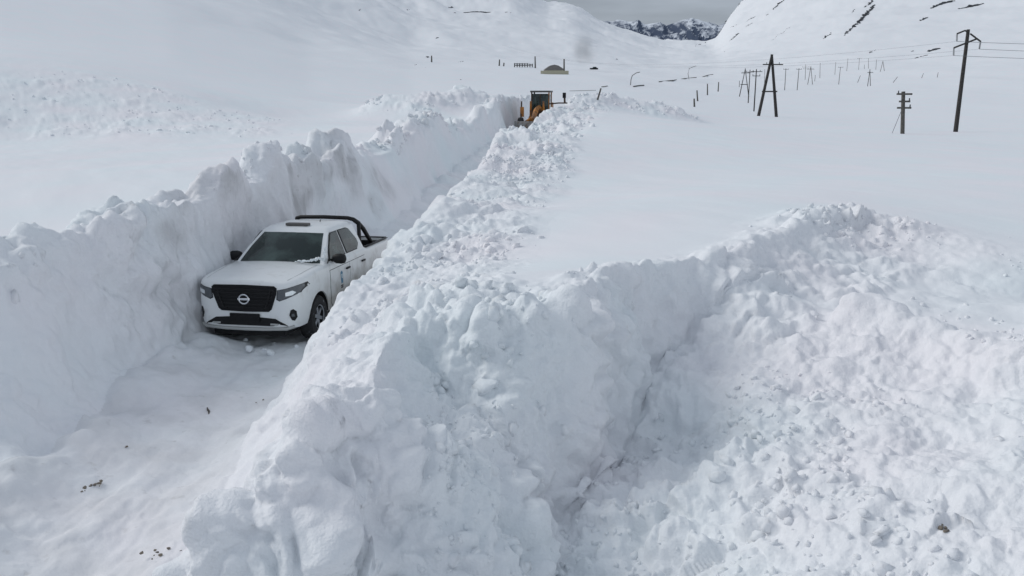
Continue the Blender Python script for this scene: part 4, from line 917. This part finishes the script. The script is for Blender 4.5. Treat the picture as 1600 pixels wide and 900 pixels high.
for b, t, lab in [((1085, 167), (1084.6, 154), 'nearest short marker post beside the snow heap'), ((1090, 158), (1089, 141), 'second marker post from the snow heap'), ((1105.4, 148.6), (1105.4, 131), 'third marker post from the snow heap'), ((1122, 143), (1123, 128), 'farthest marker post of the row right of the heap')]:
    pole('marker_post', b, t, lab, cat='post', group=GP2, m=M_POLE2, r0=.16)
# left of the line: leaning post, pipe rails, bent lamp posts
pole('leaning_post', (933, 158), (939, 138), 'leaning thin post right of the yellow grader', cat='post', m=M_POLE2, r0=.10)
def rail(a, b, label, r_=.09, lift=.12):
    A, Bq = hit(*a), hit(*b); o = MB(); n = 7
    pts = []
    for i in range(n):
        p = A.lerp(Bq, i / (n - 1)); p.z = gz(p.x, p.y) + lift; pts.append(p)
    o.path(pts, r_, 6); tag(o.build('guard_rail', M_POLE2, None, True), label, 'rail')
rail((890, 143), (931, 142), 'dark rail poking out of the snow between grader and leaning post', .045)
rail((940, 136.5), (949, 135), 'short rail end beside the top of the leaning post')
rail((1030, 128.5), (1114, 116.5), 'long thin guard rail climbing the far slope', .22)
rail((990, 136), (1006, 134), 'short rail at the foot of the bent lamp post', .16)
def lamp(b, pts, label):
    Bq = hit(*b); o = MB().path([Vector((Bq.x, Bq.y, Bq.z - .5))] + [top_at(Bq, *q) for q in pts], .10, 6); q = o.build('bent_post', M_POLE2, None, True); tag(q, label, 'post')
lamp((985, 133), [(986, 124), (988, 118), (994, 114), (1000, 112.5)], 'bent lamp post beside the short rail on the slope')
lamp((1077, 124), [(1075, 115), (1077, 107), (1083, 104.5), (1088, 103)], 'faint bent lamp post standing above the long guard rail')

# wires
def wire(a, b, sag, label, r_=.016):
    a, b = Vector(a), Vector(b); pts = []
    for i in range(25):
        t = i / 24; p = a.lerp(b, t); p.z -= sag * 4 * t * (1 - t); pts.append(p)
    tag(MB().path(pts, r_, 4).build('power_line_wire', M_WIRE), label, 'wire', 'wires on the tall power pole')
B, HG = TALL
for k, (h_, lab) in enumerate(zip(HG, ('upper left', 'upper right', 'lower left'))):
    d = Vector((52, -14, .6)); wire(h_, h_ + d, 1.0, f'thin wire running right out of view from the {lab} insulator')
    d = Vector((-42, 175, 9.0 + k)); wire(h_, h_ + d, 3.2, r_=.007, label=f'thin wire running up the valley from the {lab} insulator')

# ------------------------------------------------------------------ far hut, fence, vehicle, smoke
M_ROOF = mat('grey_roof', (.17, .16, .15), .7); M_WALLC = mat('ochre_wall', (.42, .40, .30), .8)
Bh = hit(866, 112, 150); sc_ = Bh.y / FPX
T = empty('hut', (Bh.x, Bh.y, Bh.z - 1.3), .05, 'half-buried hut with grey gabled roof in the distance', 'hut')
w, hgt = 30 * sc_, 16 * sc_
MB().box((0, 2, .30 * hgt), (w * .92, 6, .60 * hgt)).build('wall', M_WALLC, T)
poly = [(-w / 2, .52 * hgt), (-w * .46, .62 * hgt), (-w * .2, .95 * hgt), (0, 1.02 * hgt), (w * .2, .93 * hgt), (w * .47, .62 * hgt), (w / 2, .52 * hgt)]
MB().prism(poly, lambda u, v, s: (u, -1.2 + 7.0 * s, v)).build('roof', M_ROOF, T)
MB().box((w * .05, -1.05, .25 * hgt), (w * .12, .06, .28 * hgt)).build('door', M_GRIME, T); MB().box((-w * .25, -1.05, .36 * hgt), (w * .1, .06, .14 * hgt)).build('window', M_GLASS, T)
Bw = hit(866, 115.5, 150); MBw = MB().box((Bw.x, Bw.y - 2, Bw.z + .1), (42 * Bw.y / FPX, .8, 1.5)); o = MBw.build('low_wall', M_WALLC, None, bevel=.06); tag(o, 'low ochre wall half buried in front of the hut', 'wall')
for b, t, lab in [((881.4, 116), (881.4, 92), 'thick post at the right end of the hut'), ((836.4, 106.5), (836, 88), 'tall thin post left of the hut'), ((780, 103), (780.6, 93), 'post at the left end of the far fence'), ((787, 103.5), (787.5, 98), 'short post beside the left end of the far fence'), ((674.4, 97), (674.4, 87), 'lone post beside a dark rock on the far left rise')]:
    pole('far_post', b, t, lab, cat='post', m=M_POLE2, r0=.28)
fb = [hit(x, 105, 150) for x in np.linspace(804, 832, 8)]
T = empty('rail_fence', fb[0], 0, 'low dark rail fence on the far rise left of the hut', 'fence')
for q in fb: v = q - fb[0]; MB().box((v.x, v.y, v.z + .5), (.3, .3, 1.6)).build('post', M_POLE, T)
for hh in (.55, 1.05): MB().path([(q - fb[0]) + Vector((0, -.2, hh)) for q in fb], .12, 4).build('rail', M_POLE, T)
Bc = hit(928, 108.5, 150); k = Bc.y / FPX
T = empty('far_vehicle', (Bc.x, Bc.y, Bc.z - .15), .1, 'small dark vehicle parked far off right of the hut', 'vehicle'); Lc = 12 * k
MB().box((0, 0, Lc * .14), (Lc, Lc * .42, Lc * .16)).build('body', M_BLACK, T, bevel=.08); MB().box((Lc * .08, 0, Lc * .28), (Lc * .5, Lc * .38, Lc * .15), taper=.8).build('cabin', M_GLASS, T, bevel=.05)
for sx in (-1, 1):
    for sy in (-1, 1): MB().lathe([(-.1, .01), (-.1, Lc * .09), (.1, Lc * .09), (.1, .01)], 16, 'Y', (sx * Lc * .32, sy * Lc * .2, Lc * .075)).build('wheel', M_TYRE, T)
# smoke
def smoke():
    Bs = hit(914, 110, 150); k = Bs.y / FPX; W_, H_ = 50 * k, 58 * k
    m = bpy.data.materials.new('smoke'); m.use_nodes = True; n = m.node_tree; n.nodes.clear(); K = n.links.new
    o_ = n.nodes.new('ShaderNodeOutputMaterial'); pv = n.nodes.new('ShaderNodeVolumePrincipled'); K(pv.outputs[0], o_.inputs['Volume'])
    pv.inputs['Color'].default_value = (.10, .10, .105, 1)
    t = n.nodes.new('ShaderNodeTexCoord'); mp = n.nodes.new('ShaderNodeMapping'); mp.inputs['Location'].default_value = (-1, -1, -1); mp.inputs['Scale'].default_value = (2, 2, 2); K(t.outputs['Generated'], mp.inputs[0])
    ln = n.nodes.new('ShaderNodeVectorMath'); ln.operation = 'LENGTH'; K(mp.outputs[0], ln.inputs[0])
    mr = n.nodes.new('ShaderNodeMapRange'); mr.interpolation_type = 'SMOOTHSTEP'; mr.inputs[1].default_value = 1.0; mr.inputs[2].default_value = .0; K(ln.outputs['Value'], mr.inputs[0])
    tn = n.nodes.new('ShaderNodeTexNoise'); tn.inputs['Scale'].default_value = 1.7; tn.inputs['Detail'].default_value = 4; K(t.outputs['Generated'], tn.inputs['Vector'])
    m2 = n.nodes.new('ShaderNodeMapRange'); m2.inputs[1].default_value = .3; m2.inputs[2].default_value = .65; K(tn.outputs[0], m2.inputs[0])
    q = n.nodes.new('ShaderNodeMath'); q.operation = 'MULTIPLY'; K(mr.outputs[0], q.inputs[0]); K(m2.outputs[0], q.inputs[1])
    q2 = n.nodes.new('ShaderNodeMath'); q2.operation = 'MULTIPLY'; K(q.outputs[0], q2.inputs[0]); q2.inputs[1].default_value = .11; K(q2.outputs[0], pv.inputs['Density'])
    bm = bmesh.new(); bmesh.ops.create_icosphere(bm, subdivisions=3, radius=.5); me = bpy.data.meshes.new('smoke'); bm.to_mesh(me); bm.free()
    me.transform(Matrix.Diagonal((W_, W_ * .8, H_, 1)))
    o = link('smoke', me, m); o.location = (Bs.x, Bs.y, Bs.z + H_ * .5 + .3); o['kind'] = 'stuff'; tag(o, 'grey puff of exhaust smoke rising behind the grader', 'smoke')
smoke()

# ------------------------------------------------------------------ rock outcrops
M_ROCK = mat('dark_rock', (.055, .058, .065), .9, noise=(.35, (.20, .21, .23), .5, .72))
def outcrop(a, b, wpx, n, label, seed, jag=.42):
    A, Bq = hit(*a, 120), hit(*b, 120); rr_ = np.random.default_rng(seed); VV, FF = [], []; k = 0
    for i in range(n):
        t = (i + rr_.random()) / n; p = A.lerp(Bq, t); s0 = wpx * p.length / FPX * .5 * rr_.uniform(.4, 1.4) * (1.1 - .7 * abs(t - .4))
        p = p + Vector((rr_.normal() * s0 * jag, rr_.normal() * s0 * jag, 0)); z = gz(p.x, p.y)
        v, f = VAR1[i % 14]; d = (Bq - A); ang = math.atan2(d.y, d.x); c_, s_ = math.cos(ang), math.sin(ang)
        q = v @ rot_rand(rr_).T * np.array([2.4, 1.0, .6]) * s0; q = np.stack([q[:, 0] * c_ - q[:, 1] * s_, q[:, 0] * s_ + q[:, 1] * c_, q[:, 2]], 1)
        VV.append(q + np.array([p.x, p.y, z + s0 * .05])); FF.append(f + k); k += len(v)
    me = bpy.data.meshes.new('rock_outcrop'); me.from_pydata(np.concatenate(VV).tolist(), [], np.concatenate(FF).tolist())
    tag(link('rock_outcrop', me, M_ROCK), label, 'rock', 'dark rocks on the snowy slopes')
for i, (a, b, w_, n_, lab) in enumerate([
    ((1366, 8), (1319, 56), 5, 130, 'long diagonal rock streak high on the right mountain'),
    ((1364, 1), (1352, 11), 4, 16, 'short streak just above the long diagonal rock streak'),
    ((1335, 15), (1331, 20), 2.5, 5, 'small rock left of the top of the long diagonal streak'),
    ((1299, 51), (1286, 63), 3, 16, 'short rock streak below left of the long diagonal one'),
    ((1235, 42), (1206, 63), 1.6, 26, 'thin faint rock streak in the middle of the right mountain'),
    ((1155, 52), (1141, 64), 3.2, 16, 'small dark rock patch near the left edge of the right mountain'),
    ((1182, 25), (1165, 35), 2.2, 16, 'faint rock streak above the small patch at the mountain edge'),
    ((1178, 35), (1167, 41), 1.8, 10, 'second faint streak just under the first at the mountain edge'),
    ((1151, 39), (1141, 43), 2.2, 9, 'short faint rock streak left of the two parallel faint ones'),
    ((1166, 1), (1150, 10), 3, 16, 'rock band at the very top of the right mountain edge'),
    ((1147, 14), (1119, 41), 2.4, 36, 'narrow rock band along the steep left edge of right mountain'),
    ((1112, 52), (1099, 74), 3, 24, 'dark jagged rock at the foot of the right mountain edge'),
    ((1096, 66), (1086, 74), 2.4, 12, 'small rock left of the jagged rock at the mountain foot'),
    ((1224, 1), (1208, 15), 3, 34, 'rock streak at the top of the picture right of the mountain edge'),
    ((1201, 22), (1198, 24), 1.8, 3, 'tiny rock under the streak at the top right of the mountain edge'),
    ((1450, 27), (1437, 33), 4, 12, 'small rock cluster below the top right rock band'),
    ((1490, 2), (1455, 13), 4.5, 30, 'left half of the broad rock band at top right'),
    ((1536, 6), (1500, 14), 4.5, 30, 'right half of the broad rock band at top right'),
    ((1466, 76), (1452, 81), 6, 14, 'dark rock pile left of the tall power pole'),
    ((1450, 86), (1430, 91), 2.8, 14, 'flat rock lower left of the pile by the power pole'),
    ((1362, 80), (1358, 83), 3.5, 5, 'small rock above the far row of poles'),
    ((1368, 78), (1366, 80), 2.2, 3, 'tiny rock right of the one above the far poles'),
    ((1428, 79), (1424, 81), 2.5, 4, 'tiny rock left of the pile near the power pole'),
    ((766, 19), (726, 20), 3.5, 40, 'dark rock band near the top of the left hill'),
    ((732, 19), (727, 21), 6, 6, 'blocky dark rock at the left end of the left hill band'),
    ((708, 11), (701, 12), 2.8, 6, 'small rock up left of the left hill band'),
    ((711, 20), (709, 20.5), 3, 3, 'pale rock immediately left of the left hill band'),
    ((792, 19), (789, 19.5), 2.2, 3, 'first rock speck right of the left hill band'),
    ((799, 20), (797, 20.5), 2.2, 3, 'second rock speck right of the left hill band'),
    ((670, 89), (667, 90), 4, 4, 'round dark rock beside the lone post on the left rise'),
    ((724, 96), (716, 97), 2.5, 7, 'low dark rocks on the rise right of the lone post'),
    ((721, 124), (719, 125), 2.2, 2, 'lone dark stone on the snow below the rise'),
    ((651, 101), (648, 102), 2.8, 3, 'small stone at the left foot of the rise'),
    ((666, 105), (664, 106), 2.2, 2, 'stone just right of the one at the left foot of the rise'),
    ((685, 59), (682, 60), 2.8, 3, 'stone on the left hill above the lone post'),
    ((640, 15), (637, 16), 2.4, 3, 'stone on the left hill left of the rock band'),
    ((562, 14), (560, 17), 3, 3, 'small dark stone high on the left hillside'),
    ((965, 92), (962, 93), 2.8, 3, 'tiny dark stone on the hill right of the smoke'),
    ((1134, 80), (1131, 81), 2.2, 2, 'tiny stone below the jagged mountain edge')]):
    outcrop(a, b, w_, n_, lab, 900 + i)
